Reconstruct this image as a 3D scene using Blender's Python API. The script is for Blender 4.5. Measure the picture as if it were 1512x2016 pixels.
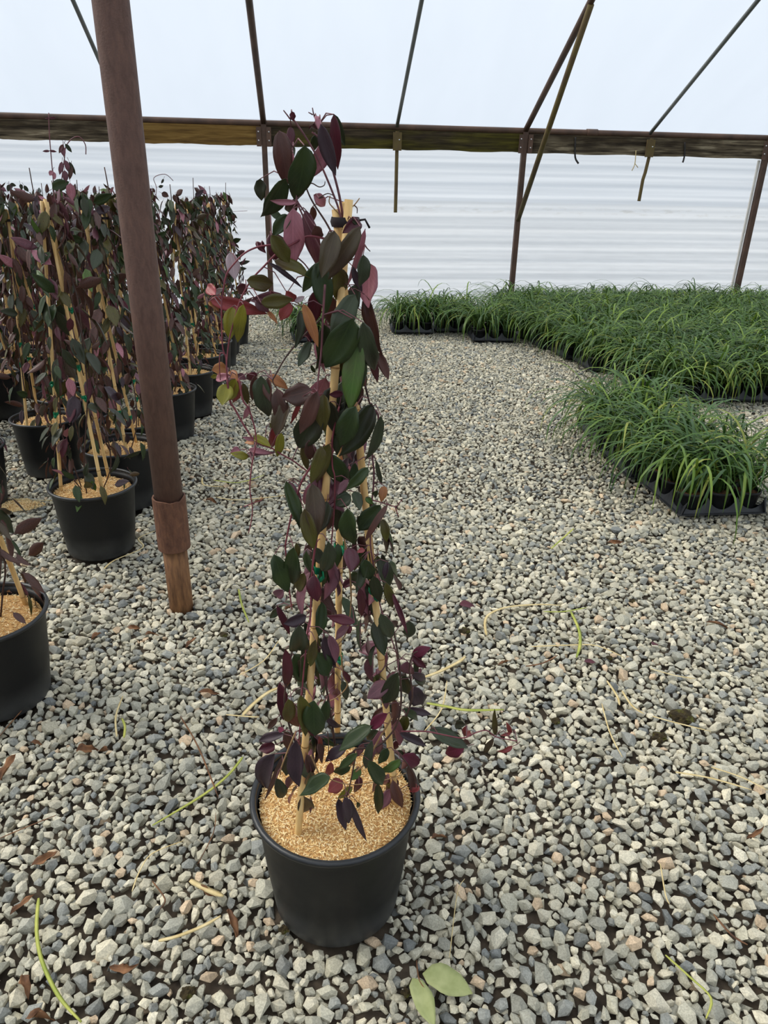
import bpy, bmesh, math, random
import numpy as np
from mathutils import Vector, Matrix

# ------------------------------------------------------------------ clear
for o in list(bpy.data.objects): bpy.data.objects.remove(o)
scene = bpy.context.scene
COL = scene.collection
rng = random.Random(7)
NR = np.random.RandomState(11)

# ------------------------------------------------------------------ camera
CAM_H = 1.30
FPX, PITCH, ROLL, YAW = 1399.6176, 0.431272, 0.021245, 0.109558
_cy, _sy, _cp, _sp = math.cos(YAW), math.sin(YAW), math.cos(PITCH), math.sin(PITCH)
FW = Vector((_sy*_cp, _cy*_cp, -_sp))
_r = Vector((_cy, -_sy, 0)); _u = _r.cross(FW)
RT = _r*math.cos(ROLL) + _u*math.sin(ROLL)
UP = -_r*math.sin(ROLL) + _u*math.cos(ROLL)
EYE = Vector((0, 0, CAM_H))
cd = bpy.data.cameras.new('camera'); cam = bpy.data.objects.new('camera', cd); COL.objects.link(cam)
cd.sensor_fit = 'VERTICAL'; cd.sensor_height = 36.0; cd.lens = FPX*36.0/2016.0
cd.clip_start = 0.02; cd.clip_end = 300
cam.matrix_world = Matrix(((RT.x, UP.x, -FW.x, EYE.x), (RT.y, UP.y, -FW.y, EYE.y), (RT.z, UP.z, -FW.z, EYE.z), (0, 0, 0, 1)))
scene.camera = cam

# ------------------------------------------------------------------ sky, sun, exposure
world = bpy.data.worlds.new('overcast_sky'); scene.world = world; world.use_nodes = True
wn = world.node_tree; wn.nodes.clear()
_o = wn.nodes.new('ShaderNodeOutputWorld'); _b = wn.nodes.new('ShaderNodeBackground')
_t = wn.nodes.new('ShaderNodeTexCoord'); _s = wn.nodes.new('ShaderNodeSeparateXYZ'); _c = wn.nodes.new('ShaderNodeValToRGB')
wn.links.new(_t.outputs['Generated'], _s.inputs[0]); wn.links.new(_s.outputs['Z'], _c.inputs[0])
wn.links.new(_c.outputs[0], _b.inputs[0]); wn.links.new(_b.outputs[0], _o.inputs[0])
_e = _c.color_ramp.elements
# plain overcast: one even rise from the horizon to the zenith, same pale blue-white throughout
_e[0].position = 0.0; _e[0].color = (0.70, 0.79, 0.90, 1)
_e[1].position = 1.0; _e[1].color = (1.18, 1.25, 1.34, 1)
_b.inputs[1].default_value = 1.0
sd = bpy.data.lights.new('sun_offscreen', 'SUN'); sd.energy = 3.6; sd.angle = math.radians(40); sd.color = (1.0, 0.93, 0.82)
sun = bpy.data.objects.new('sun_offscreen', sd); COL.objects.link(sun)
sun.rotation_euler = Vector((0.66, -0.22, -0.72)).to_track_quat('-Z', 'Y').to_euler()
vs = scene.view_settings
vs.view_transform = 'Standard'; vs.look = 'None'; vs.gamma = 1.0; vs.use_curve_mapping = False
vs.exposure = -0.12

# ------------------------------------------------------------------ pixel helpers (a pixel is only a direction)
def ray(px, py): return FW + RT*((px-756)/FPX) - UP*((py-1008)/FPX)
def ground(px, py, z=0.0):
    d = ray(px, py); return EYE + d*((z-CAM_H)/d.z)
def on_plane(px, py, base, off=0.0):
    """point of the pixel's ray on the upright plane through base that faces the viewer's side; off = metres nearer"""
    n = Vector((base[0], base[1], 0)); L = n.length; n /= L
    d = ray(px, py); return EYE + d*((L-off)/(n.x*d.x+n.y*d.y))
def on_x(px, py, x):
    d = ray(px, py); return EYE + d*(x/d.x)
def on_y(px, py, y):
    d = ray(px, py); return EYE + d*(y/d.y)
def project(p):
    d = Vector(p)-EYE; z = d.dot(FW)
    return 756+FPX*d.dot(RT)/z, 1008-FPX*d.dot(UP)/z, z

# ------------------------------------------------------------------ materials
MATS = {}
class NT:
    def __init__(s, m): s.t = m.node_tree; s.n = s.t.nodes
    def new(s, typ, **kw):
        nd = s.n.new('ShaderNode'+typ)
        for k, v in kw.items():
            if k.startswith('i_'):
                k = k[2:]; nd.inputs[int(k) if k.isdigit() else k.replace('_', ' ')].default_value = v
            else: setattr(nd, k, v)
        return nd
    def link(s, a, b): s.t.links.new(a, b)
def base_mat(name):
    m = bpy.data.materials.new(name); m.use_nodes = True; m.node_tree.nodes.clear()
    nt = NT(m); out = nt.new('OutputMaterial'); MATS[name] = m
    return m, nt, out
def ramp(nt, src, stops):
    r = nt.new('ValToRGB'); nt.link(src, r.inputs[0]); e = r.color_ramp.elements
    while len(e) < len(stops): e.new(0.5)
    for k, (p, c) in enumerate(stops): e[k].position = p; e[k].color = (c[0], c[1], c[2], 1)
    return r.outputs[0]
def S(r, g, b):   # sRGB 0-255 -> linear
    f = lambda v: (v/255/12.92) if v/255 <= .04045 else ((v/255+.055)/1.055)**2.4
    return (f(r), f(g), f(b))
def noise_mat(name, stops, scale=(20, 20, 20), rough=0.7, detail=4, bump=0.0, bscale=60, spec=0.3, coord='Object', metal=0.0, distort=0.0):
    m, nt, out = base_mat(name)
    tc = nt.new('TexCoord'); mp = nt.new('Mapping'); mp.inputs['Scale'].default_value = scale
    nt.link(tc.outputs[coord], mp.inputs[0])
    no = nt.new('TexNoise', i_Scale=1.0, i_Detail=detail, i_Distortion=distort); nt.link(mp.outputs[0], no.inputs['Vector'])
    p = nt.new('BsdfPrincipled', i_Roughness=rough, i_Metallic=metal); p.inputs['Specular IOR Level'].default_value = spec
    nt.link(ramp(nt, no.outputs[0], stops), p.inputs['Base Color'])
    if bump:
        n2 = nt.new('TexNoise', i_Scale=bscale, i_Detail=5); nt.link(tc.outputs[coord], n2.inputs['Vector'])
        b = nt.new('Bump', i_Strength=bump, i_Distance=0.004); nt.link(n2.outputs[0], b.inputs['Height']); nt.link(b.outputs[0], p.inputs['Normal'])
    nt.link(p.outputs[0], out.inputs[0])
    return m

def leaf_mat(name, a, b, rough=0.36, vein=1.5, trans=0.12):
    """a = main colour, b = second blotch colour (sRGB); veins from the leaf's own UV"""
    m, nt, out = base_mat(name)
    uv = nt.new('UVMap'); uv.uv_map = 'leaf'
    tc = nt.new('TexCoord'); oi = nt.new('ObjectInfo')
    add = nt.new('VectorMath', operation='ADD'); nt.link(tc.outputs['Object'], add.inputs[0]); nt.link(oi.outputs['Location'], add.inputs[1])
    no = nt.new('TexNoise', i_Scale=26.0, i_Detail=3.0); nt.link(add.outputs[0], no.inputs['Vector'])
    col = ramp(nt, no.outputs[0], [(0.36, S(*a)), (0.68, S(*b))])
    sx = nt.new('SeparateXYZ'); nt.link(uv.outputs[0], sx.inputs[0])
    ab = nt.new('Math', operation='ABSOLUTE'); 
    sb = nt.new('Math', operation='SUBTRACT', i_1=0.5); nt.link(sx.outputs['Y'], sb.inputs[0]); nt.link(sb.outputs[0], ab.inputs[0])
    # side veins: u*9 - |v|*5
    m1 = nt.new('Math', operation='MULTIPLY', i_1=8.0); nt.link(sx.outputs['X'], m1.inputs[0])
    m2 = nt.new('Math', operation='MULTIPLY', i_1=5.0); nt.link(ab.outputs[0], m2.inputs[0])
    m3 = nt.new('Math', operation='SUBTRACT'); nt.link(m1.outputs[0], m3.inputs[0]); nt.link(m2.outputs[0], m3.inputs[1])
    fr = nt.new('Math', operation='FRACT'); nt.link(m3.outputs[0], fr.inputs[0])
    lt = nt.new('Math', operation='LESS_THAN', i_1=0.07); nt.link(fr.outputs[0], lt.inputs[0])
    mr = nt.new('Math', operation='LESS_THAN', i_1=0.03); nt.link(ab.outputs[0], mr.inputs[0])
    mx = nt.new('Math', operation='MAXIMUM'); nt.link(lt.outputs[0], mx.inputs[0]); nt.link(mr.outputs[0], mx.inputs[1])
    f = nt.new('Math', operation='MULTIPLY', i_1=0.5); nt.link(mx.outputs[0], f.inputs[0])
    mix = nt.new('MixRGB'); nt.link(f.outputs[0], mix.inputs[0]); nt.link(col, mix.inputs[1])
    vc = [min(1, c*vein) for c in S(*[(x+y)/2 for x, y in zip(a, b)])]; mix.inputs[2].default_value = (*vc, 1)
    p = nt.new('BsdfPrincipled', i_Roughness=rough); p.inputs['Specular IOR Level'].default_value = 0.35
    nt.link(mix.outputs[0], p.inputs['Base Color'])
    bp = nt.new('Bump', i_Strength=0.5, i_Distance=0.003, invert=True); nt.link(mx.outputs[0], bp.inputs['Height']); nt.link(bp.outputs[0], p.inputs['Normal'])
    tr = nt.new('BsdfTranslucent'); nt.link(mix.outputs[0], tr.inputs[0])
    ms = nt.new('MixShader', i_Fac=trans); nt.link(p.outputs[0], ms.inputs[1]); nt.link(tr.outputs[0], ms.inputs[2])
    nt.link(ms.outputs[0], out.inputs[0])
    return m

LEAFCOL = {  # code: (main, blotch)
    'g': ((56, 70, 36), (42, 56, 34)), 'G': ((72, 108, 38), (80, 90, 50)), 'o': ((88, 86, 36), (74, 60, 38)),
    'd': ((47, 57, 34), (52, 50, 36)), 's': ((66, 76, 54), (62, 66, 52)), 'h': ((84, 74, 54), (76, 60, 48)),
    'b': ((94, 62, 54), (72, 52, 46)), 'p': ((70, 54, 60), (56, 44, 50)), 'm': ((122, 78, 88), (100, 66, 72)),
    'k': ((92, 40, 50), (74, 36, 44)), 'K': ((104, 36, 58), (86, 32, 48)), 'r': ((184, 126, 138), (158, 100, 108)),
    'R': ((152, 64, 68), (132, 66, 58)), 'c': ((170, 116, 70), (146, 94, 60)), 'y': ((138, 132, 44), (114, 110, 38)),
    'w': ((200, 184, 188), (174, 150, 154)),
}
for k, (a, b) in LEAFCOL.items(): leaf_mat('leaf_'+{'G': 'G2', 'K': 'K2', 'R': 'R2'}.get(k, k), a, b)
def LM(k): return MATS['leaf_'+{'G': 'G2', 'K': 'K2', 'R': 'R2'}.get(k, k)]
UNDER = {'g': 'm', 'G': 'm', 'o': 'r', 'd': 'm', 's': 'm', 'h': 'r', 'b': 'r', 'p': 'm', 'm': 'g', 'k': 'b', 'K': 'k', 'r': 'b', 'R': 'o', 'c': 'y', 'y': 'c', 'w': 'b'}

noise_mat('stem_mauve', [(0.3, S(88, 56, 62)), (0.7, S(120, 74, 78))], (60, 60, 60), 0.5)
noise_mat('stem_red', [(0.3, S(100, 44, 54)), (0.7, S(132, 70, 76))], (60, 60, 60), 0.5)
noise_mat('stem_dark', [(0.3, S(52, 38, 36)), (0.7, S(86, 62, 54))], (60, 60, 60), 0.6)
noise_mat('stem_tan', [(0.3, S(128, 100, 68)), (0.7, S(164, 132, 92))], (60, 60, 60), 0.7)
noise_mat('bamboo', [(0.25, S(196, 154, 94)), (0.55, S(224, 188, 126)), (0.8, S(238, 210, 154))], (90, 90, 14), 0.5, bump=0.15, bscale=120)
noise_mat('bamboo_node', [(0.3, S(120, 84, 44)), (0.7, S(186, 142, 84))], (90, 90, 60), 0.6)
noise_mat('bamboo_cut', [(0.3, S(190, 148, 78)), (0.7, S(222, 184, 112))], (200, 200, 200), 0.8)
noise_mat('green_tape', [(0.3, S(0, 104, 66)), (0.7, S(16, 136, 92))], (40, 40, 40), 0.4)
noise_mat('black_tie', [(0.3, S(24, 20, 22)), (0.7, S(46, 34, 34))], (40, 40, 40), 0.6)
noise_mat('husk_base', [(0.3, S(176, 132, 80)), (0.7, S(212, 170, 112))], (150, 150, 150), 0.9, bump=0.8, bscale=260)
noise_mat('rusty_steel', [(0.25, S(84, 62, 54)), (0.5, S(97, 73, 64)), (0.8, S(110, 82, 70))], (90, 90, 30), 0.62, detail=8, bump=0.25, bscale=220, metal=0.0, distort=0.4)
noise_mat('rusty_sleeve', [(0.25, S(82, 54, 42)), (0.5, S(102, 70, 54)), (0.8, S(124, 86, 62))], (80, 80, 30), 0.7, detail=8, bump=0.4, bscale=180, distort=0.5)
noise_mat('rusty_stub', [(0.25, S(80, 54, 36)), (0.5, S(116, 82, 54)), (0.8, S(150, 108, 70))], (90, 90, 16), 0.7, detail=6, bump=0.35, bscale=160, distort=0.3)
noise_mat('brown_pipe', [(0.3, S(62, 48, 40)), (0.7, S(96, 72, 58))], (5, 5, 5), 0.55, detail=5)
noise_mat('grey_pipe', [(0.3, S(88, 92, 90)), (0.7, S(116, 118, 114))], (4, 4, 4), 0.45, metal=0.3)
noise_mat('dark_stub', [(0.3, S(38, 36, 28)), (0.7, S(62, 58, 42))], (20, 20, 8), 0.7)
noise_mat('mossy_pipe', [(0.3, S(74, 56, 44)), (0.55, S(98, 84, 46)), (0.75, S(84, 64, 52))], (8, 8, 3), 0.7)
noise_mat('steel_bolt', [(0.3, S(170, 170, 170)), (0.7, S(210, 210, 210))], (50, 50, 50), 0.35, metal=0.6)
noise_mat('strap', [(0.3, S(36, 34, 32)), (0.7, S(60, 56, 52))], (50, 50, 50), 0.7)
noise_mat('white_batten', [(0.3, S(206, 200, 190)), (0.7, S(232, 228, 220))], (6, 6, 6), 0.6)
def board_mat(name, stops):
    m, nt, out = base_mat(name)
    tc = nt.new('TexCoord'); mp = nt.new('Mapping'); mp.inputs['Scale'].default_value = (2.2, 10, 38); nt.link(tc.outputs['Object'], mp.inputs[0])
    no = nt.new('TexNoise', i_Scale=1.0, i_Detail=7.0, i_Distortion=0.6, i_Roughness=0.65); nt.link(mp.outputs[0], no.inputs['Vector'])
    mp2 = nt.new('Mapping'); mp2.inputs['Scale'].default_value = (1.2, 1, 5); nt.link(tc.outputs['Object'], mp2.inputs[0])
    n2 = nt.new('TexNoise', i_Scale=1.0, i_Detail=3.0); nt.link(mp2.outputs[0], n2.inputs['Vector'])
    c1 = ramp(nt, no.outputs[0], stops[0]); c2 = ramp(nt, no.outputs[0], stops[1])
    f = ramp(nt, n2.outputs[0], [(0.42, (0, 0, 0)), (0.6, (1, 1, 1))])
    mx = nt.new('MixRGB'); nt.link(f, mx.inputs[0]); nt.link(c1, mx.inputs[1]); nt.link(c2, mx.inputs[2])
    p = nt.new('BsdfPrincipled', i_Roughness=0.85); p.inputs['Specular IOR Level'].default_value = 0.15; nt.link(mx.outputs[0], p.inputs['Base Color']); nt.link(p.outputs[0], out.inputs[0])
W_DARK = [(0.32, S(28, 23, 18)), (0.5, S(50, 42, 32)), (0.72, S(88, 76, 56))]
W_PALE = [(0.36, S(52, 44, 34)), (0.52, S(112, 100, 80)), (0.72, S(176, 164, 138))]
W_GOLD = [(0.3, S(74, 54, 28)), (0.5, S(112, 86, 44)), (0.75, S(146, 118, 66))]
W_MOSS = [(0.3, S(42, 36, 20)), (0.5, S(72, 66, 26)), (0.75, S(98, 92, 36))]
board_mat('board_weathered', (W_DARK, W_PALE)); board_mat('board_gold', (W_GOLD, W_GOLD)); board_mat('board_moss', (W_DARK, W_MOSS))

def pot_mat():
    m, nt, out = base_mat('pot_plastic')
    tc = nt.new('TexCoord'); sp = nt.new('SeparateXYZ'); nt.link(tc.outputs['Object'], sp.inputs[0])
    n1 = nt.new('TexNoise', i_Scale=14.0, i_Detail=5.0); nt.link(tc.outputs['Object'], n1.inputs['Vector'])
    n2 = nt.new('TexNoise', i_Scale=420.0, i_Detail=2.0); nt.link(tc.outputs['Object'], n2.inputs['Vector'])
    # dried splash dirt on the lowest part
    mr = nt.new('MapRange', i_1=0.0, i_2=0.11, i_3=1.0, i_4=0.0); nt.link(sp.outputs['Z'], mr.inputs[0])
    mu = nt.new('Math', operation='MULTIPLY'); nt.link(mr.outputs[0], mu.inputs[0]); nt.link(n1.outputs[0], mu.inputs[1])
    sk = nt.new('Math', operation='GREATER_THAN', i_1=0.72); nt.link(n2.outputs[0], sk.inputs[0])
    s2 = nt.new('Math', operation='MULTIPLY', i_1=0.35); nt.link(sk.outputs[0], s2.inputs[0])
    ad = nt.new('Math', operation='ADD'); nt.link(mu.outputs[0], ad.inputs[0]); nt.link(s2.outputs[0], ad.inputs[1])
    c = ramp(nt, ad.outputs[0], [(0.08, S(19, 20, 22)), (0.95, S(86, 86, 84))])
    p = nt.new('BsdfPrincipled', i_Roughness=0.42); p.inputs['Specular IOR Level'].default_value = 0.3
    nt.link(c, p.inputs['Base Color'])
    r = nt.new('MapRange', i_1=0.2, i_2=0.8, i_3=0.36, i_4=0.55); nt.link(n1.outputs[0], r.inputs[0]); nt.link(r.outputs[0], p.inputs['Roughness'])
    nt.link(p.outputs[0], out.inputs[0])
pot_mat()
noise_mat('pot_rim', [(0.3, S(24, 26, 28)), (0.7, S(36, 38, 40))], (30, 30, 30), 0.36, spec=0.5)
noise_mat('tray_plastic', [(0.3, S(40, 42, 46)), (0.7, S(58, 60, 64))], (12, 12, 12), 0.45, spec=0.4)
noise_mat('small_pot', [(0.3, S(28, 29, 32)), (0.7, S(40, 41, 44))], (20, 20, 20), 0.5)
noise_mat('potting_soil', [(0.3, S(74, 48, 32)), (0.7, S(122, 84, 56))], (120, 120, 120), 0.95, bump=0.6, bscale=200)
noise_mat('soil', [(0.3, S(54, 46, 38)), (0.7, S(88, 77, 64))], (25, 25, 25), 0.95, bump=0.8, bscale=90)
noise_mat('outside_gravel', [(0.3, S(150, 154, 158)), (0.7, S(176, 180, 184))], (3, 3, 3), 0.95)
noise_mat('moss', [(0.3, S(38, 30, 18)), (0.55, S(62, 52, 28)), (0.75, S(88, 92, 34))], (60, 60, 60), 0.95, bump=1.0, bscale=300)
noise_mat('dead_leaf', [(0.3, S(78, 52, 36)), (0.7, S(134, 94, 62))], (50, 50, 50), 0.7, bump=0.3)
noise_mat('straw', [(0.3, S(188, 164, 108)), (0.7, S(222, 204, 156))], (40, 40, 40), 0.7)
noise_mat('straw_green', [(0.3, S(126, 142, 56)), (0.7, S(188, 186, 96))], (16, 16, 16), 0.6)
noise_mat('fresh_leaf', [(0.3, S(138, 146, 92)), (0.7, S(166, 170, 118))], (40, 40, 40), 0.6)

def attr_mat(name, attr, rough, mul_noise=None, bump=None, spec=0.3, trans=0.0):
    m, nt, out = base_mat(name)
    at = nt.new('Attribute', attribute_name=attr); col = at.outputs['Color']
    tc = nt.new('TexCoord')
    p = nt.new('BsdfPrincipled', i_Roughness=rough); p.inputs['Specular IOR Level'].default_value = spec
    if mul_noise:
        sc, lo, hi = mul_noise
        no = nt.new('TexNoise', i_Scale=sc, i_Detail=4.0, i_Roughness=0.7)
        ge = nt.new('NewGeometry'); nt.link(ge.outputs['Position'], no.inputs['Vector'])
        f = ramp(nt, no.outputs[0], [(0.3, (lo, lo, lo)), (0.7, (hi, hi, hi))])
        mx = nt.new('MixRGB', blend_type='MULTIPLY', i_0=1.0); nt.link(col, mx.inputs[1]); nt.link(f, mx.inputs[2]); col = mx.outputs[0]
        if bump:
            b = nt.new('Bump', i_Strength=bump, i_Distance=0.002); nt.link(no.outputs[0], b.inputs['Height']); nt.link(b.outputs[0], p.inputs['Normal'])
    nt.link(col, p.inputs['Base Color'])
    if trans:
        tr = nt.new('BsdfTranslucent'); nt.link(col, tr.inputs[0]); ms = nt.new('MixShader', i_Fac=trans)
        nt.link(p.outputs[0], ms.inputs[1]); nt.link(tr.outputs[0], ms.inputs[2]); nt.link(ms.outputs[0], out.inputs[0])
    else: nt.link(p.outputs[0], out.inputs[0])
attr_mat('gravel', 'tone', 0.85, (300.0, 0.66, 1.22), 0.5, 0.2)
attr_mat('husk', 'tone', 0.75, None, None, 0.2)
attr_mat('grass', 'tone', 0.42, None, None, 0.35, 0.22)

def sheet_mat(name, transp, tint, tl, streak, sc, dirt=False):
    """greenhouse film: part clear, part milky, with faintly darker streaks in the milky colour"""
    m, nt, out = base_mat(name)
    tc = nt.new('TexCoord'); mp = nt.new('Mapping'); mp.inputs['Scale'].default_value = sc; nt.link(tc.outputs['Object'], mp.inputs[0])
    no = nt.new('TexNoise', i_Scale=1.0, i_Detail=5.0, i_Roughness=0.6); nt.link(mp.outputs[0], no.inputs['Vector'])
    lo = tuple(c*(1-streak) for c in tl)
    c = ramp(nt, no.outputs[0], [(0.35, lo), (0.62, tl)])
    if dirt:
        mp2 = nt.new('Mapping'); mp2.inputs['Scale'].default_value = (7, 1, 26); nt.link(tc.outputs['Object'], mp2.inputs[0])
        n2 = nt.new('TexNoise', i_Scale=1.0, i_Detail=4.0); nt.link(mp2.outputs[0], n2.inputs['Vector'])
        sp = nt.new('SeparateXYZ'); nt.link(tc.outputs['Object'], sp.inputs[0])
        su = nt.new('Math', operation='SUBTRACT', i_1=1.07); nt.link(sp.outputs['Z'], su.inputs[0])
        ab = nt.new('Math', operation='ABSOLUTE'); nt.link(su.outputs[0], ab.inputs[0])
        mr = nt.new('MapRange', i_1=0.0, i_2=0.05, i_3=0.55, i_4=0.0); nt.link(ab.outputs[0], mr.inputs[0])
        f2 = ramp(nt, n2.outputs[0], [(0.5, (0, 0, 0)), (0.75, (1, 1, 1))])
        mu = nt.new('Math', operation='MULTIPLY'); nt.link(mr.outputs[0], mu.inputs[0]); nt.link(f2, mu.inputs[1])
        mx = nt.new('MixRGB'); nt.link(mu.outputs[0], mx.inputs[0]); nt.link(c, mx.inputs[1]); mx.inputs[2].default_value = (0.42, 0.36, 0.26, 1); c = mx.outputs[0]
    tb = nt.new('BsdfTransparent'); tb.inputs[0].default_value = (*tint, 1)
    tr = nt.new('BsdfTranslucent'); nt.link(c, tr.inputs[0])
    df = nt.new('BsdfDiffuse'); nt.link(c, df.inputs[0])
    m1 = nt.new('MixShader', i_Fac=0.12); nt.link(tr.outputs[0], m1.inputs[1]); nt.link(df.outputs[0], m1.inputs[2])
    m2 = nt.new('MixShader', i_Fac=transp); nt.link(m1.outputs[0], m2.inputs[1]); nt.link(tb.outputs[0], m2.inputs[2])
    nt.link(m2.outputs[0], out.inputs[0])
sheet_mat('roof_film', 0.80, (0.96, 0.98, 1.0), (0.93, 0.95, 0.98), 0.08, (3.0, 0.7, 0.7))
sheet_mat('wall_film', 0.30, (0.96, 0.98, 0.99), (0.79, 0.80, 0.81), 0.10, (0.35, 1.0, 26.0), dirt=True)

# ------------------------------------------------------------------ mesh builder
def link(o, parent=None):
    COL.objects.link(o)
    if parent is not None: o.parent = parent
    return o
def tag(o, label=None, cat=None, group=None, kind=None):
    if label: o['label'] = label
    if cat: o['category'] = cat
    if group: o['group'] = group
    if kind: o['kind'] = kind
    return o
def empty(name, loc, rz=0.0):
    o = bpy.data.objects.new(name, None); o.empty_display_size = 0.05
    COL.objects.link(o); o.location = loc; o.rotation_euler = (0, 0, rz); return o
def mesh_np(name, V, Fl, sizes, mats, midx=None, smooth=False, tone=None, uv=None):
    """V (n,3); Fl flat loop indices; sizes = verts per face"""
    me = bpy.data.meshes.new(name)
    V = np.asarray(V, np.float32); Fl = np.asarray(Fl, np.int32); sizes = np.asarray(sizes, np.int32)
    me.vertices.add(len(V)); me.vertices.foreach_set('co', V.ravel())
    me.loops.add(len(Fl)); me.loops.foreach_set('vertex_index', Fl)
    me.polygons.add(len(sizes)); st = np.concatenate(([0], np.cumsum(sizes)[:-1])).astype(np.int32)
    me.polygons.foreach_set('loop_start', st)
    me.polygons.foreach_set('use_smooth', np.full(len(sizes), bool(smooth)) if not isinstance(smooth, np.ndarray) else smooth)
    for m in mats: me.materials.append(MATS[m] if isinstance(m, str) else m)
    if midx is not None: me.polygons.foreach_set('material_index', np.asarray(midx, np.int32))
    if tone is not None:
        a = me.color_attributes.new('tone', 'FLOAT_COLOR', 'POINT'); c = np.ones((len(V), 4), np.float32); c[:, :3] = tone; a.data.foreach_set('color', c.ravel())
    if uv is not None:
        l = me.uv_layers.new(name='leaf'); l.data.foreach_set('uv', np.asarray(uv, np.float32)[Fl].ravel())
    me.update(calc_edges=True); me.validate()
    return me
class MB:
    def __init__(s): s.v = []; s.f = []; s.m = []; s.s = []; s.mats = []
    def mi(s, mat):
        if mat not in s.mats: s.mats.append(mat)
        return s.mats.index(mat)
    def add(s, V, F, mat, smooth=False):
        b = len(s.v); s.v += [tuple(p) for p in V]; k = s.mi(mat)
        for f in F: s.f.append(tuple(b+i for i in f)); s.m.append(k); s.s.append(smooth)
    def box(s, lo, hi, mat, M=None):
        x0, y0, z0 = lo; x1, y1, z1 = hi
        V = [Vector(p) for p in ((x0,y0,z0),(x1,y0,z0),(x1,y1,z0),(x0,y1,z0),(x0,y0,z1),(x1,y0,z1),(x1,y1,z1),(x0,y1,z1))]
        if M: V = [M @ p for p in V]
        s.add(V, [(0,3,2,1),(4,5,6,7),(0,1,5,4),(1,2,6,5),(2,3,7,6),(3,0,4,7)], mat)
    def tube(s, pts, rad, mat, n=8, cap=True, capmat=None, smooth=True):
        pts = [Vector(p) for p in pts]; N = len(pts)
        if not hasattr(rad, '__len__'): rad = [rad]*N
        V = []; ref = None
        for i in range(N):
            t = (pts[min(i+1, N-1)]-pts[max(i-1, 0)])
            if t.length < 1e-9: t = Vector((0, 0, 1))
            t.normalize()
            if ref is None: ref = Vector((1, 0, 0)) if abs(t.x) < 0.8 else Vector((0, 1, 0))
            a = (ref - t*ref.dot(t)); a.normalize(); ref = a; b = t.cross(a)
            for k in range(n):
                an = 2*math.pi*k/n; V.append(pts[i]+(a*math.cos(an)+b*math.sin(an))*rad[i])
        F = [(i*n+k, i*n+(k+1) % n, (i+1)*n+(k+1) % n, (i+1)*n+k) for i in range(N-1) for k in range(n)]
        s.add(V, F, mat, smooth)
        if cap:
            b = len(s.v)-len(V); cm = s.mi(capmat or mat)
            s.f.append(tuple(b+k for k in range(n-1, -1, -1))); s.m.append(cm); s.s.append(False)
            s.f.append(tuple(b+(N-1)*n+k for k in range(n))); s.m.append(cm); s.s.append(False)
    def lathe(s, prof, mat, n=40, M=None, smooth=True):
        V = [Vector((r*math.cos(2*math.pi*k/n), r*math.sin(2*math.pi*k/n), z)) for r, z in prof for k in range(n)]
        if M: V = [M @ p for p in V]
        F = [(i*n+k, i*n+(k+1) % n, (i+1)*n+(k+1) % n, (i+1)*n+k) for i in range(len(prof)-1) for k in range(n)]
        s.add(V, F, mat, smooth)
    def disc(s, r, z, mat, n=40, M=None):
        V = [Vector((r*math.cos(2*math.pi*k/n), r*math.sin(2*math.pi*k/n), z)) for k in range(n)]
        if M: V = [M @ p for p in V]
        s.add(V, [tuple(range(n))], mat)
    def ribbon(s, pts, wid, mat, side=None, smooth=True, thick=0.0004):
        """thin closed blade along pts"""
        pts = [Vector(p) for p in pts]; N = len(pts); V = []
        for i in range(N):
            t = (pts[min(i+1, N-1)]-pts[max(i-1, 0)]).normalized()
            sd = (side or t.cross(Vector((0, 0, 1))))
            sd = (sd - t*sd.dot(t));  sd = sd.normalized() if sd.length > 1e-6 else Vector((1, 0, 0))
            nn = sd.cross(t).normalized(); w = wid[i]/2 if hasattr(wid, '__len__') else wid/2
            V += [pts[i]-sd*w, pts[i]-nn*thick*3, pts[i]+sd*w, pts[i]+nn*thick]
        F = [(i*4+k, i*4+(k+1) % 4, i*4+4+(k+1) % 4, i*4+4+k) for i in range(N-1) for k in range(4)]
        F += [(3, 2, 1, 0), tuple((N-1)*4+k for k in range(4))]
        s.add(V, F, mat, smooth)
    def build(s, name, parent=None):
        fl = [i for f in s.f for i in f]
        me = mesh_np(name, s.v, fl, [len(f) for f in s.f], s.mats, s.m, np.array(s.s, bool))
        return link(bpy.data.objects.new(name, me), parent)

def spline(pts, n=6):
    pts = [Vector(p) for p in pts]
    if len(pts) < 3: return pts
    out = []
    for i in range(len(pts)-1):
        p0 = pts[max(i-1, 0)]; p1 = pts[i]; p2 = pts[i+1]; p3 = pts[min(i+2, len(pts)-1)]
        for k in range(n):
            t = k/n
            out.append(0.5*((2*p1)+(p2-p0)*t+(2*p0-5*p1+4*p2-p3)*t*t+(3*p1-p0-3*p2+p3)*t**3))
    out.append(pts[-1]); return out

# ================================================================== SETTING
DW = 8.389; ZE = 1.8487; SLOPE = 0.5237; X0 = -0.4073; SP = 1.3787   # wall distance, eave height, hoop line
RIDGE_Y = 2.095; TR = DW-RIDGE_Y
XL, XR = -9.0, 11.0
def roof_z(t):      # t = distance in from the wall
    t = t if t <= TR else 2*TR-t
    return ZE + SLOPE*t - 0.0515*max(0, t-2.0)**2
YF = DW-2*TR
def struct(o): o['kind'] = 'structure'; return o
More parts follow.
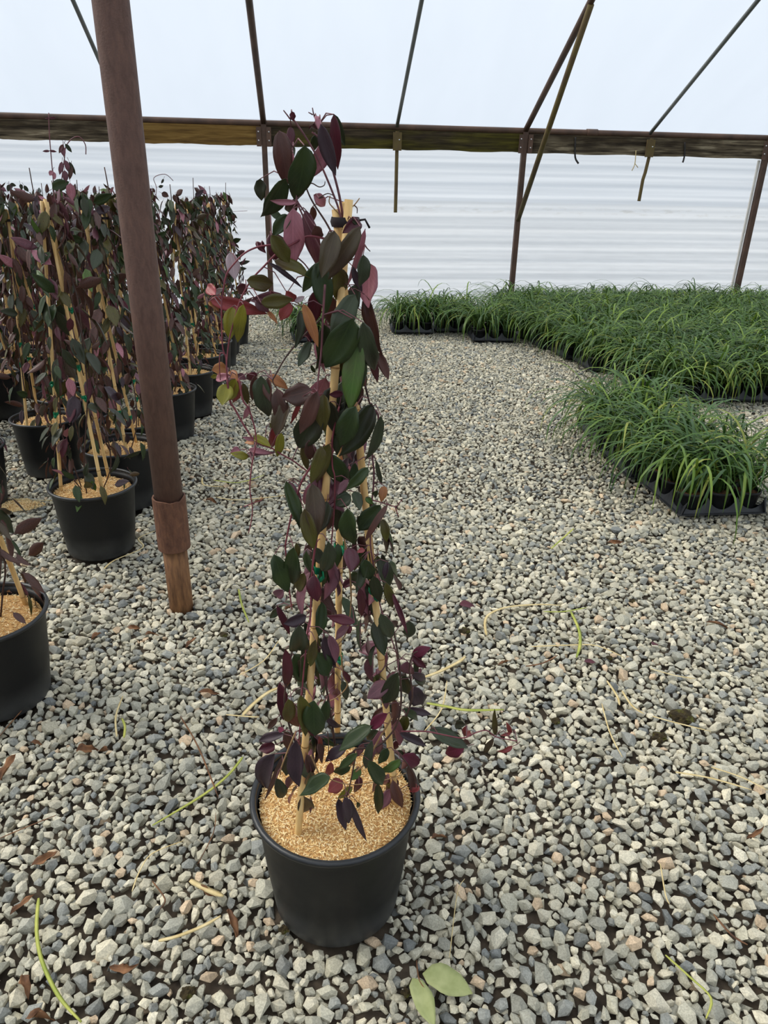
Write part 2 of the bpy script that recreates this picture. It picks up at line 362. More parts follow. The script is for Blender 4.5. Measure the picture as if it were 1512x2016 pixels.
# floor: soil under the gravel
mb = MB(); mb.box((XL, YF, -0.12), (XR, DW+0.1, -0.018), 'soil'); floor = struct(mb.build('floor'))
mb = MB(); mb.box((-80, -80, -0.16), (80, 80, -0.125), 'outside_gravel'); struct(mb.build('ground_outside'))
def grid_sheet(name, P, mat, flip=False):
    """P[i][j] grid of points -> smooth sheet"""
    ni, nj = len(P), len(P[0]); V = [p for r in P for p in r]
    F = [(i*nj+j, i*nj+j+1, (i+1)*nj+j+1, (i+1)*nj+j) for i in range(ni-1) for j in range(nj-1)]
    m = MB(); m.add(V, F, mat, True); return struct(m.build(name))
# back wall film with real horizontal wrinkles
P = []
for i in range(150):
    z = -0.05 + (ZE+0.02+0.05)*i/149
    row = []
    for j in range(81):
        x = XL+(XR-XL)*j/80
        w = 0.0042*math.sin(z*33+0.6*math.sin(x*0.9)) + 0.0026*math.sin(z*71+1.3*math.sin(x*0.7+2)) + 0.0012*math.sin(z*127+1.1*math.sin(x*0.5+1)) + 0.012*math.cos(2*math.pi*(x-X0)/(2*SP))
        row.append((x, DW+0.055+w, z))
    P.append(row)
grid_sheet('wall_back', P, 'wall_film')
P = [[(x, YF-0.05, z) for x in (XL, 0, XR)] for z in (-0.05, 0.9, ZE)]; grid_sheet('wall_front', P, 'wall_film')
for nm, x in (('wall_left', XL), ('wall_right', XR)):
    P = [[(x, DW-2*TR*k/24, z0 if z0 <= 0 else roof_z(2*TR*k/24)+0.03) for k in range(25)] for z0 in (-0.05, 1)]
    grid_sheet(nm, P, 'wall_film')
P = []
for k in range(61):
    t = 2*TR*k/60; P.append([(XL+(XR-XL)*j/40, DW+0.05-(2*TR+0.1)*k/60, roof_z(t)+0.045-0.012*abs(math.sin(math.pi*((XL+(XR-XL)*j/40)-X0)/SP))) for j in range(41)])
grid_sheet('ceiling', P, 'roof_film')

# ---- frame: posts, hoops, eave pipe, boards
def hx(i): return X0+SP*i
pp = on_x(1017, 432, hx(2)); BR_LOW = on_y(1016, 432, DW-0.03).z
bt = on_x(1163, 0, hx(2)); BR_T = DW-bt.y
for i in range(-6, 9):
    x = hx(i); brown = (i % 2 == 0)
    nt_ = 40
    pts = [(x, DW-2*TR*k/nt_, roof_z(2*TR*k/nt_)) for k in range(nt_+1)]
    mb = MB(); mb.tube(pts, 0.030 if brown else 0.019, 'brown_pipe' if brown else 'grey_pipe', 8)
    o = mb.build('roof_hoop')
    if brown: tag(o, {0: 'brown steel roof hoop rising above the tall potted vine in the foreground', 2: 'brown steel roof hoop meeting the leaning brace above the low grass trays', 4: 'brown steel roof hoop above the post beside a white batten'}.get(i, 'brown steel roof hoop further along the greenhouse'), 'pipe', None if i in (0, 2, 4) else 'other brown roof hoops')
    else: tag(o, {1: 'thin grey roof hoop above the long dark hanging stub', 3: 'thin grey roof hoop above the short kinked hanging stub', -1: 'thin grey roof hoop meeting the eave behind the rusty round pillar'}.get(i, 'thin grey roof hoop further along the greenhouse'), 'pipe', None if i in (-1, 1, 3) else 'other grey roof hoops')
    if brown:
        lab = {0: 'brown wall post standing behind the tall potted vine in the foreground', 2: 'brown wall post with mossy leaning brace behind the low grass trays', 4: 'brown wall post beside a white vertical batten behind the grass block'}.get(i, 'brown wall post further along the plastic wall')
        t = empty('wall_post', (x, DW-0.02, 0)); tag(t, lab, 'post', None if i in (0, 2, 4) else 'other wall posts')
        mb = MB(); mb.box((-0.027, -0.027, -0.1), (0.027, 0.027, ZE-0.01), 'brown_pipe'); mb.build('upright', t)
        if i in (-2, 2, 6): mb = MB(); mb.tube([(0, -0.02, BR_LOW), (0, -0.02-(BR_T-0.02)*0.45, BR_LOW+(roof_z(BR_T)-BR_LOW)*0.45), (0, -BR_T, roof_z(BR_T)-0.02)], 0.027, 'mossy_pipe' if i == 2 else 'brown_pipe', 10); mb.build('brace', t)
        for s in (-1, 1):
            mb = MB(); mb.box((s*0.027 if s > 0 else -0.075, -0.052, ZE-0.215), (0.075 if s > 0 else -0.027, -0.046, ZE-0.035), 'brown_pipe'); b = mb.build('bracket', t)
            for zz in (ZE-0.16, ZE-0.08):
                mb = MB(); mb.lathe([(0, 0.010), (0.006, 0.009), (0.008, 0.0)], 'steel_bolt', 8, Matrix.Translation((s*0.053, -0.052, zz)) @ Matrix.Rotation(math.pi/2, 4, 'X')); mb.build('bolt', b)
    else:
        ln = {1: 0.60, 3: 0.44}.get(i, 0.5)
        t = empty('hoop_stub', (x, DW-0.06, ZE-0.22)); 
        tag(t, {1: 'long dark pipe stub hanging below the eave board', 3: 'short kinked pipe stub hanging below the eave board'}.get(i, 'pipe stub hanging below the eave board further along'), 'pipe', None if i in (1, 3) else 'other pipe stubs')
        kx = -0.02 if i == 3 else 0
        mb = MB(); mb.tube([(0.012 if i == 3 else 0, 0, 0.18), (0.012 if i == 3 else 0, 0, 0.0), (kx*0.2, 0, -ln*0.35), (kx, -0.005, -ln*0.5), (kx-0.005 if i == 3 else 0, 0, -ln)], 0.019, 'mossy_pipe', 8, smooth=False); mb.build('pipe', t)
        mb = MB(); mb.box((-0.045, -0.03, 0.0), (0.045, -0.012, 0.17), 'mossy_pipe'); b = mb.build('bracket', t)
        mb = MB(); mb.lathe([(0, 0.008), (0.006, 0.007), (0.008, 0.0)], 'steel_bolt', 8, Matrix.Translation((0.02, -0.03, 0.1)) @ Matrix.Rotation(math.pi/2, 4, 'X')); mb.build('bolt', b)
t = empty('eave_pipe', (0, DW, ZE)); tag(t, 'long dark brown pipe running along the top of the plastic wall', 'pipe')
mb = MB(); mb.tube([(XL+0.02+(XR-XL-0.04)*k/40, 0, 0) for k in range(41)], 0.031, 'brown_pipe', 12); mb.build('pipe', t)
cx_ = on_y(1165, 262, DW).x
mb = MB(); mb.tube([(cx_-0.06, 0, 0), (cx_-0.03, 0, 0), (cx_+0.06, 0, 0)], 0.039, 'brown_pipe', 12); mb.build('coupling', t)
bx = [XL+0.02, hx(-2), hx(-1)-0.12, hx(0), hx(2), hx(4), hx(6), XR-0.02]
bl = [('board_weathered', 'weathered eave board beyond the end of the vine block'), ('board_weathered', 'streaky weathered grey eave board above the vine block'), ('board_gold', 'golden brown eave board beside the rusty pillar'), ('board_moss', 'green mossy eave board with a long dark stub hanging from it'), ('board_weathered', 'dark peeling eave board with a short kinked stub hanging from it'), ('board_weathered', 'eave board past the white batten'), ('board_moss', 'eave board farthest past the white batten')]
for k, (m_, lb) in enumerate(bl):
    x0, x1 = bx[k]+0.004, bx[k+1]-0.004
    mb = MB(); n = 24
    V = []
    for j in range(n+1):
        x = (x0-x1)/2+(x1-x0)*j/n; jz = 0.004*math.sin(9*x+k)+0.003*rng.uniform(-1, 1)
        V += [(x, -0.02, -0.09+jz), (x, 0.02, -0.09+jz), (x, 0.02, 0.09), (x, -0.02, 0.09)]
    F = [(j*4+a, j*4+(a+1) % 4, j*4+4+(a+1) % 4, j*4+4+a) for j in range(n) for a in range(4)] + [(3, 2, 1, 0), tuple(n*4+a for a in range(4))]
    mb.add(V, F, m_); o = mb.build('eave_board'); o.location = ((x0+x1)/2, DW-0.005, ZE-0.116); tag(o, lb, 'board')
# strap ends and a string under the eave board, batten by the post, wall seam batten
for (pxs, lb) in (([(1133, 270), (1132, 296), (1133, 312), (1139, 322)], 'short dark strap end hanging below the mossy eave board'), ([(1348, 280), (1348, 302), (1346, 314), (1344, 320)], 'short dark strap end hanging below the dark peeling board')):
    mb = MB(); mb.ribbon(spline([on_y(a, b, DW-0.036) for a, b in pxs], 4), 0.02, 'strap', Vector((1, 0, 0)), thick=0.001); tag(mb.build('hanging_strap'), lb, 'strap')
mb = MB(); mb.tube(spline([on_y(a, b, DW-0.04) for a, b in ((1252, 296), (1250, 322), (1244, 336))], 4), 0.005, 'straw', 5); mb.tube([on_y(1250, 322, DW-0.04), on_y(1256, 330, DW-0.04)], 0.004, 'straw', 5); tag(mb.build('hanging_string'), 'thin pale string end hanging beside the short kinked stub', 'string')
mb = MB(); mb.box((-0.013, -0.008, 0), (0.013, 0.008, ZE-0.22), 'white_batten'); o = mb.build('wall_batten'); o.location = (hx(4)-0.055, DW+0.0, 0.0); tag(o, 'white vertical batten against the plastic wall beside a brown post', 'batten')

# ---- round centre pillar
PX, PY = -0.4478, 2.095
t = empty('steel_pillar', (PX, PY, 0)); tag(t, 'thick rusty round steel pillar standing in the gravel beside the vines', 'pillar')
zs0 = on_plane(345, 1077, (PX, PY)).z; zs1 = on_plane(336, 978, (PX, PY)).z
mb = MB(); mb.tube([(0, 0, zs1-0.02), (0, 0, 1.0), (0, 0, 2.5), (0, 0, roof_z(TR)-0.02)], 0.0435, 'rusty_steel', 28); mb.build('pole', t)
mb = MB(); n = 28
ring = lambda r, zf: [(r*math.cos(2*math.pi*k/n), r*math.sin(2*math.pi*k/n), zf(k)) for k in range(n)]
jag = [0.004*math.sin(2*math.pi*k/n*2+0.6)+0.003*rng.uniform(-1, 1) for k in range(n)]
V = ring(0.0485, lambda k: zs0) + ring(0.0512, lambda k: zs0+0.002) + ring(0.0512, lambda k: zs1+jag[k]) + ring(0.046, lambda k: zs1+jag[k]+0.001) + ring(0.044, lambda k: zs1-0.01)
mb.add(V, [(i*n+k, i*n+(k+1) % n, (i+1)*n+(k+1) % n, (i+1)*n+k) for i in range(4) for k in range(n)], 'rusty_sleeve', False); mb.build('sleeve', t)
mb = MB(); mb.tube([(0, 0, -0.1), (0, 0, 0.06), (0, 0, zs0+0.02)], 0.0385, 'rusty_stub', 28); mb.build('footing_pipe', t)

# ================================================================== GRAVEL
def hull_stone(npts, seed):
    r = random.Random(seed); bm = bmesh.new()
    d = (1.08, r.uniform(0.62, 0.95), r.uniform(0.5, 0.8))
    for k in range(npts):
        z = max(-.98, min(.98, 1-2*(k+0.5)/npts+r.uniform(-.16, .16))); a = k*2.39996+r.uniform(-.8, .8); q = math.sqrt(max(0, 1-z*z)); s = r.uniform(0.80, 1.15)
        bm.verts.new((q*math.cos(a)*d[0]*s, q*math.sin(a)*d[1]*s, z*d[2]*s))
    res = bmesh.ops.convex_hull(bm, input=bm.verts); 
    bmesh.ops.delete(bm, geom=[v for v in bm.verts if not v.link_faces], context='VERTS')
    bmesh.ops.triangulate(bm, faces=bm.faces)
    bm.verts.index_update()
    V = np.array([v.co[:] for v in bm.verts]); F = np.array([[v.index for v in f.verts] for f in bm.faces]); bm.free()
    return V, F
STONE_N = [hull_stone(14, 100+k) for k in range(24)]
STONE_F = [hull_stone(9, 300+k) for k in range(12)]
PAL = np.array([1.0, 1.01, 0.99])*np.array([S(182, 177, 160), S(164, 161, 148), S(196, 188, 168), S(208, 200, 180), S(146, 146, 140), S(188, 181, 160), S(216, 206, 182), S(124, 126, 124), S(202, 178, 150), S(172, 168, 152)])
PW = np.array([.19, .16, .15, .11, .10, .12, .05, .04, .03, .05]); PW /= PW.sum()
def hexgrid(x0, x1, y0, y1, p):
    ys = np.arange(y0, y1, p*.866); out = []
    for k, y in enumerate(ys):
        xs = np.arange(x0+(k % 2)*p/2, x1, p); out.append(np.stack([xs, np.full_like(xs, y)], 1))
    g = np.concatenate(out); return g + NR.uniform(-.36, .36, g.shape)*p
def in_view(g, pad=0.45):
    d = np.sqrt(g[:, 0]**2+g[:, 1]**2)
    fwd = g[:, 0]*_sy+g[:, 1]*_cy; side = g[:, 0]*_cy-g[:, 1]*_sy
    return (np.abs(side) < 0.55*(fwd*_cp+CAM_H*_sp)+pad) & (fwd > 0.3)
def stone_xf(g, size, zj):
    n = len(g); a = NR.uniform(0, 2*np.pi, n); tx = NR.normal(0, .32, n); ty = NR.normal(0, .32, n)
    ca, sa = np.cos(a), np.sin(a); cx, sx = np.cos(tx), np.sin(tx); cy, sy = np.cos(ty), np.sin(ty)
    Rz = np.zeros((n, 3, 3)); Rz[:, 0, 0] = ca; Rz[:, 0, 1] = -sa; Rz[:, 1, 0] = sa; Rz[:, 1, 1] = ca; Rz[:, 2, 2] = 1
    Rx = np.zeros((n, 3, 3)); Rx[:, 0, 0] = 1; Rx[:, 1, 1] = cx; Rx[:, 1, 2] = -sx; Rx[:, 2, 1] = sx; Rx[:, 2, 2] = cx
    Ry = np.zeros((n, 3, 3)); Ry[:, 1, 1] = 1; Ry[:, 0, 0] = cy; Ry[:, 0, 2] = sy; Ry[:, 2, 0] = -sy; Ry[:, 2, 2] = cy
    M = (Rz@Rx@Ry)*size[:, None, None]
    und = 0.006*np.sin(g[:, 0]*3.1+1)*np.cos(g[:, 1]*2.7)
    P = np.stack([g[:, 0], g[:, 1], und+zj], 1)
    return M, P
def tones(g):
    c = PAL[NR.choice(len(PAL), len(g), p=PW)]*NR.uniform(.8, 1.15, (len(g), 1))
    return np.clip(c, 0, 0.95)
def stone_mesh(name, tmpl, g, size, zj, tn):
    M, P = stone_xf(g, size, zj); ti = NR.randint(0, len(tmpl), len(g)); Vs, Fs, Ts = [], [], []; off = 0
    for k, (V, F) in enumerate(tmpl):
        s = np.where(ti == k)[0]
        if not len(s): continue
        W = np.einsum('nij,vj->nvi', M[s], V)+P[s][:, None, :]
        Vs.append(W.reshape(-1, 3)); Fs.append((F[None]+(np.arange(len(s))*len(V))[:, None, None]+off).reshape(-1, 3)); Ts.append(np.repeat(tn[s], len(V), 0)); off += len(s)*len(V)
    V = np.concatenate(Vs); F = np.concatenate(Fs)
    return mesh_np(name, V, F.ravel(), np.full(len(F), 3), ['gravel'], None, False, np.concatenate(Ts))
def stone_tile(T, classes, pack, seed):
    """packed stones of mixed size on a wrap-around tile: arrays of x, y, r"""
    r = random.Random(seed); cs = 0.04; n = int(T/cs); cell = {}; out = []
    for r0, r1, tries in classes:
        for _ in range(tries):
            x, y, q = r.uniform(0, T), r.uniform(0, T), r.uniform(r0, r1); i, j = int(x/cs), int(y/cs); ok = True
            for a in (-1, 0, 1):
                for b in (-1, 0, 1):
                    for (u, v, w) in cell.get(((i+a) % n, (j+b) % n), ()):
                        dx = abs(x-u); dy = abs(y-v); dx = min(dx, T-dx); dy = min(dy, T-dy); m = pack*(q+w)
                        if dx*dx+dy*dy < m*m: ok = False; break
                    if not ok: break
                if not ok: break
            if ok: cell.setdefault((i % n, j % n), []).append((x, y, q)); out.append((x, y, q))
    return np.array(out)
def lay_tile(tile, T, x0, x1, y0, y1):
    o = []
    for i in range(int(math.floor(x0/T)), int(math.ceil(x1/T))):
        for j in range(int(math.floor(y0/T)), int(math.ceil(y1/T))):
            t = tile.copy(); t[:, 0] += i*T; t[:, 1] += j*T; o.append(t)
    o = np.concatenate(o); return o[(o[:, 0] > x0) & (o[:, 0] < x1) & (o[:, 1] > y0) & (o[:, 1] < y1)]
TILE = stone_tile(1.0, ((.016, .0215, 80), (.0125, .016, 800), (.0095, .0125, 4200), (.0068, .0095, 8000), (.005, .0065, 6000)), 0.72, 3)
TILE_LOW = stone_tile(1.0, ((.0100, .0145, 5000),), 0.86, 4)
TILE *= 1.12; TILE_LOW *= 1.12; TS = 1.12
FOOT = []      # (x, y, r) bases that rest among the stones
POT_R, POT_H, POT_B = 0.157, 0.270, 0.122
MAIN = Vector((0.029, 0.985, 0.0))
VINES = [  # x, y, apex height, turn
    (-0.86, 1.66, 1.18, 0.3), (-0.815, 2.54, 1.19, 1.1), (-0.81, 2.97, 1.20, 2.0), (-0.835, 3.33, 1.19, 0.2), (-0.775, 3.89, 1.18, 1.5),
    (-0.725, 4.32, 1.17, 2.4), (-0.71, 4.76, 1.15, 0.9), (-0.70, 5.18, 1.16, 1.9), (-0.69, 5.60, 1.15, 0.4), (-0.70, 6.02, 1.16, 2.6), (-0.66, 6.45, 1.10, 1.2),
    (-1.45, 2.98, 1.19, 0.8), (-1.25, 3.38, 1.18, 1.7), (-1.27, 3.78, 1.18, 2.9), (-1.27, 4.18, 1.16, 0.1), (-1.33, 4.68, 1.17, 1.3), (-1.32, 5.12, 1.16, 2.2), (-1.3, 5.55, 1.17, 0.6), (-1.28, 6.0, 1.15, 1.6), (-1.27, 6.45, 1.14, 2.7),
    (-1.86, 3.92, 1.17, 1.0), (-1.84, 4.32, 1.18, 0.5), (-1.83, 4.76, 1.17, 2.5), (-1.86, 5.2, 1.16, 1.8), (-1.84, 5.62, 1.17, 0.2), (-1.83, 6.05, 1.15, 1.4), (-1.83, 6.48, 1.15, 2.1),
    (-2.38, 5.0, 1.17, 0.7), (-2.37, 5.42, 1.16, 1.9), (-2.36, 5.85, 1.15, 2.8), (-2.36, 6.28, 1.16, 0.3),
    (-2.9, 6.0, 1.16, 1.1), (-2.9, 6.42, 1.15, 2.3)]
FOOT += [(MAIN.x, MAIN.y, POT_B-0.004)] + [(v[0], v[1], POT_B-0.004) for v in VINES] + [(PX, PY, 0.036)]
foot = np.array(FOOT)
def clear_feet(g):
    keep = np.ones(len(g), bool)
    for x, y, r in foot: keep &= ((g[:, 0]-x)**2+(g[:, 1]-y)**2) > r*r
    return keep
Y_SPLIT = 2.9
t3_ = lay_tile(TILE, TS, -3.2, 3.6, 0.3, Y_SPLIT); t3_ = t3_[in_view(t3_, 0.8)]; t3_ = t3_[clear_feet(t3_)]
g = t3_[:, :2]; size = t3_[:, 2]*1.06; zj = NR.uniform(-.006, .002, len(g))+(size-.011)*.35; tn = tones(g)
pr = np.array([project((p[0], p[1], 0)) for p in g]); score = size/pr[:, 2]
score[(pr[:, 0] < 8) | (pr[:, 0] > 1504) | (pr[:, 1] < 1300) | (pr[:, 1] > 2006)] = -1
top = np.argsort(-score)[:300]; rest = np.ones(len(g), bool); rest[top] = False
tl_ = lay_tile(TILE_LOW, TS, -3.2, 3.6, 0.3, Y_SPLIT); tl_ = tl_[in_view(tl_, 0.5)]; tl_ = tl_[clear_feet(tl_)]
low = stone_mesh('gravel_bed', STONE_F, tl_[:, :2], tl_[:, 2]*1.05, NR.uniform(-.0135, -.0095, len(tl_)), tones(tl_))
tag(link(bpy.data.objects.new('gravel_bed', low), floor), kind='stuff')
gm = stone_mesh('gravel', STONE_N, g[rest], size[rest], zj[rest], tn[rest])
tag(link(bpy.data.objects.new('gravel', gm), floor), kind='stuff')
TC = [(V, F) for V, F in STONE_N]
stone_me = []
for k, (V, F) in enumerate(STONE_N):
    for c in range(4):
        stone_me.append(mesh_np('gravel_stone', V, F.ravel(), np.full(len(F), 3), ['gravel'], None, False, np.repeat(tones(np.zeros((1, 2))), len(V), 0)))
M_, P_ = stone_xf(g[top], size[top], zj[top])
for k in range(300):
    o = bpy.data.objects.new('gravel_stone', stone_me[k % len(stone_me)]); link(o, floor)
    m4 = Matrix.Identity(4)
    for a in range(3):
        for b in range(3): m4[a][b] = M_[k][a][b]
        m4[a][3] = P_[k][a]
    o.matrix_basis = m4
t4_ = lay_tile(TILE[TILE[:, 2] > .0062], TS, -6.2, 7.2, Y_SPLIT, DW-0.03); t4_ = t4_[in_view(t4_, 0.9)]; t4_ = t4_[clear_feet(t4_)]
g2 = t4_[:, :2]; s2 = t4_[:, 2]*1.12
gm = stone_mesh('gravel', STONE_F, g2, s2, NR.uniform(-.006, .003, len(g2)), tones(g2))
tag(link(bpy.data.objects.new('gravel', gm), floor), kind='stuff')

# ================================================================== VINES: shared pieces
def husk_mesh(name, R, count, seed, dome=0.010, z0=0.0, L=0.0085, irregular=0.0, bed=1.0):
    r = np.random.RandomState(seed)
    a = r.uniform(0, 2*np.pi, count); q = R*np.sqrt(r.uniform(0, 1, count))
    if irregular: q *= 1+irregular*np.sin(3*a+seed)+irregular*.6*np.sin(5*a)
    x, y = q*np.cos(a), q*np.sin(a); z = z0+dome*(1-(q/R)**2)+r.uniform(-.001, .0035, count)
    d = r.uniform(0, 2*np.pi, count); pit = r.normal(0, .45, count); l = L*r.uniform(.7, 1.25, count)/2; w = L*r.uniform(.10, .17, count)
    T = np.stack([np.cos(d)*np.cos(pit), np.sin(d)*np.cos(pit), np.sin(pit)], 1); Sd = np.stack([-np.sin(d), np.cos(d), 0*d], 1); N = np.cross(T, Sd)
    C = np.stack([x, y, z], 1)
    V = np.stack([C-T*l[:, None], C+Sd*w[:, None], C+N*w[:, None]*.7, C-Sd*w[:, None], C-N*w[:, None]*.7, C+T*l[:, None]], 1)
    F = np.array([[0, 2, 1], [0, 3, 2], [0, 4, 3], [0, 1, 4], [5, 1, 2], [5, 2, 3], [5, 3, 4], [5, 4, 1]])
    Fl = (F[None]+(np.arange(count)*6)[:, None, None]).reshape(-1, 3)
    pal = np.array([S(246, 220, 164), S(238, 206, 144), S(252, 232, 186), S(220, 180, 118), S(190, 144, 88)])
    tn = pal[r.choice(5, count, p=[.32, .28, .2, .14, .06])]*r.uniform(.9, 1.08, (count, 1))
    V = V.reshape(-1, 3); tone = np.repeat(tn, 6, 0)
    # bed beneath
    n = 36; rings = 5; B = [(0, 0, z0+dome)]
    for i in range(1, rings+1):
        for k in range(n):
            an = 2*math.pi*k/n; rr = bed*R*i/rings*(1+(irregular*math.sin(3*an+seed)+irregular*.6*math.sin(5*an) if irregular else 0)); B.append((rr*math.cos(an), rr*math.sin(an), z0+dome*(1-(i/rings)**2)-.0005))
    FB = [(0, 1+k, 1+(k+1) % n) for k in range(n)]; FQ = []
    for i in range(rings-1):
        for k in range(n):
            a0 = 1+i*n+k; a1 = 1+i*n+(k+1) % n; FB += [(a0, a0+n, a1+n), (a0, a1+n, a1)]
    off = len(V); V = np.concatenate([V, np.array(B)]); tone = np.concatenate([tone, np.tile(np.array(S(176, 130, 78)), (len(B), 1))])
    Fl = np.concatenate([Fl, np.array(FB)+off]); mi = np.zeros(len(Fl), int); mi[-len(FB):] = 1
    return mesh_np(name, V, Fl.ravel(), np.full(len(Fl), 3), ['husk', 'husk_base'], mi, False, tone)
def pot_body():
    mb = MB(); R, H, B = POT_R, POT_H, POT_B
    prof = [(0.0, 0.012), (B-0.02, 0.012), (B-0.014, 0.0), (B-0.004, 0.0), (B, 0.006), (B+0.003, 0.03), (B+0.0045, 0.05), (B+0.011, 0.10), (R-0.012, H-0.035), (R-0.009, H-0.02), (R-0.007, H-0.012)]
    inner = [(R-0.010, H-0.006), (R-0.013, H-0.03), (R-0.018, H-0.06), (R-0.02, H-0.075)]
    n = 56; mb.lathe(prof+inner, 'pot_plastic', n)
    me = mb.build('pot').data; return me
def pot_rim():
    R, H = POT_R, POT_H; mb = MB()
    pr = [(R-0.010, H-0.010), (R-0.004, H-0.013), (R, H-0.010), (R+0.0012, H-0.006), (R, H-0.002), (R-0.004, H), (R-0.008, H-0.001), (R-0.011, H-0.005), (R-0.010, H-0.010)]
    mb.lathe(pr, 'pot_rim', 56); return mb.build('rim').data
def grab(fn):
    before = set(bpy.data.objects); me = fn()
    for o in list(set(bpy.data.objects)-before): bpy.data.objects.remove(o)
    return me
POT_ME, RIM_ME = grab(pot_body), grab(pot_rim)
MULCH_Z = POT_H-0.030
HUSK_MAIN = husk_mesh('rice_hull_mulch', POT_R-0.0160, 5200, 5, 0.010, 0.0)
HUSK_FAR = [husk_mesh('rice_hull_mulch', POT_R-0.0190, 1300, 40+k, 0.012, 0.0, L=0.011) for k in range(3)]

def leaf_geo(L, W, bend=0.0, fold=0.15, twist=0.0, wav=0.0, seed=0, ns=8, petiole=None):
    """leaf along +X, face normal +Z; two skins (upper, under); returns V,F,mi,uv"""
    r = random.Random(seed); cols = (-1, -0.55, 0, 0.55, 1); V = []; UV = []; n = len(cols)
    ph = r.uniform(0, 6); sick = r.uniform(-.10, .10); asym = r.uniform(.9, 1.1)
    for i in range(ns+1):
        t = i/ns; w = W/2*1.1*(math.sin(math.pi*t**0.84)**0.60)*(1-0.42*(max(0, t-0.66)/0.34)**1.3) if 0 < i < ns else W*0.012
        ang = bend*(t-0.15); x = L*t*(1-0.06*abs(bend)*t); z = -L*0.5*bend*t*t
        tw = twist*t
        for c in cols:
            y = c*w*(asym if c > 0 else 2-asym)*(1+wav*1.2*math.sin(13*t+ph*2+c))+sick*L*(t-t*t*.2)*t; dz = abs(c)*w*fold*1.6 + (wav*W*math.sin(9*t+ph+(1.5 if c > 0 else 0))*abs(c)**2)
            V.append((x, y*math.cos(tw)-dz*math.sin(tw), z+dz*math.cos(tw)+y*math.sin(tw))); UV.append((t, 0.5+c*0.5))
    m = len(V); th = 0.0005
    V += [(x, y, z-th) for x, y, z in V]; UV += UV
    F = []; mi = []
    for i in range(ns):
        for k in range(n-1):
            a = i*n+k; F.append((a, a+n, a+n+1, a+1)); mi.append(0)
            F.append((m+a, m+a+1, m+a+n+1, m+a+n)); mi.append(1)
    # rim
    for i in range(ns):
        for k in (0, n-1):
            a = i*n+k; F.append((a, m+a, m+a+n, a+n) if k == 0 else (a, a+n, m+a+n, m+a)); mi.append(0)
    if petiole:
        pts = [Vector(p) for p in petiole]; rad = max(0.0007, W*0.028)
        t = MB(); t.tube(pts, [rad*1.1]*(len(pts)-1)+[rad*.8], 'stem_mauve', 5, cap=False); b = len(V)
        V += t.v; UV += [(0, 0.5)]*len(t.v)
        for f in t.f: F.append(tuple(b+i for i in f)); mi.append(2)
    return V, F, mi, UV
def leaf_mesh(geo, top, under):
    V, F, mi, UV = geo; fl = [i for f in F for i in f]
    return mesh_np('leaf', V, fl, [len(f) for f in F], [LM(top), LM(under), MATS['stem_mauve']], mi, True, None, np.array(UV))

def stake(mbname, p0, p1, r, parent, seed):
    """bamboo cane with swollen nodes and a flat cut end"""
    rr = random.Random(seed); mb = MB(); p0, p1 = Vector(p0), Vector(p1); L = (p1-p0).length; d = (p1-p0).normalized()
    nodes = []; s = rr.uniform(.05, .2)
    while s < L: nodes.append(s); s += rr.uniform(.17, .26)
    pts, rad = [p0], [r]
    for s in nodes:
        for ds, k in ((-0.006, 1.0), (-0.001, 1.12), (0.002, 0.98)):
            if 0 < s+ds < L: pts.append(p0+d*(s+ds)); rad.append(r*k*(1-0.18*(s+ds)/L))
    pts.append(p1); rad.append(r*0.82)
    mb.tube(pts, rad, 'bamboo', 10, capmat='bamboo_cut')
    for s in nodes: mb.tube([p0+d*(s-0.0012), p0+d*(s+0.0012)], r*1.13*(1-0.18*s/L), 'bamboo_node', 10, cap=False)
    return mb.build('bamboo_stake', parent)
def tape(stk, p0, p1, frac, r, tail, seed=0):
    rr = random.Random(seed); p0, p1 = Vector(p0), Vector(p1); d = (p1-p0).normalized(); c = p0+(p1-p0)*frac
    mb = MB(); h = 0.006
    mb.tube([c-d*h, c-d*h*.2, c+d*h], [r*1.32, r*1.5, r*1.36], 'green_tape', 10, cap=False)
    tw = Vector((-c.x*0+tail[0], tail[1], 0)).normalized()
    base = c+tw*r*1.3
    mb.ribbon([base-d*0.004, base-d*0.009+tw*0.004, base-d*0.016+tw*0.003], [0.011, 0.012, 0.003], 'green_tape', tw.cross(d))
    mb.ribbon([base+d*0.002, base+tw*0.009+d*0.003, base+tw*0.016-d*0.002], [0.009, 0.010, 0.006], 'green_tape', d)
    return mb.build('tie', stk)

# ================================================================== MAIN VINE
vine = empty('potted_vine', (0, 0, 0)); tag(vine, 'tall dark-leaved vine on bamboo teepee in black pot standing alone on open gravel', 'potted plant')
POTZ = 0.006
o = link(bpy.data.objects.new('pot', POT_ME), vine); o.location = MAIN+Vector((0, 0, POTZ))
rm = link(bpy.data.objects.new('rim', RIM_ME), o)
mu = tag(link(bpy.data.objects.new('rice_hull_mulch', HUSK_MAIN), vine), kind='stuff'); mu.location = MAIN+Vector((0, 0, POTZ+POT_H-0.022))
MZ = POTZ+POT_H-0.014
apex_l = on_plane(687, 393, MAIN, 0.012); apex_m = on_plane(676, 398, MAIN, -0.014); apex_r = on_plane(661, 412, MAIN, 0.004)
SB = [ground(587, 1638, MZ), ground(664, 1448, MZ), ground(779, 1580, MZ)]
ST = [apex_l, apex_m, apex_r]; SR = [0.0066, 0.0066, 0.0064]
stks = []
for k in range(3):
    d = (ST[k]-SB[k]).normalized(); stks.append(stake('s', SB[k]-d*0.12, ST[k], SR[k], vine, 21+k))
def frac_at(k, py):
    best = min(range(0, 201), key=lambda q: abs(project(SB[k]+(ST[k]-SB[k])*q/200)[1]-py)); return best/200
tocam = (-MAIN.x, -MAIN.y)
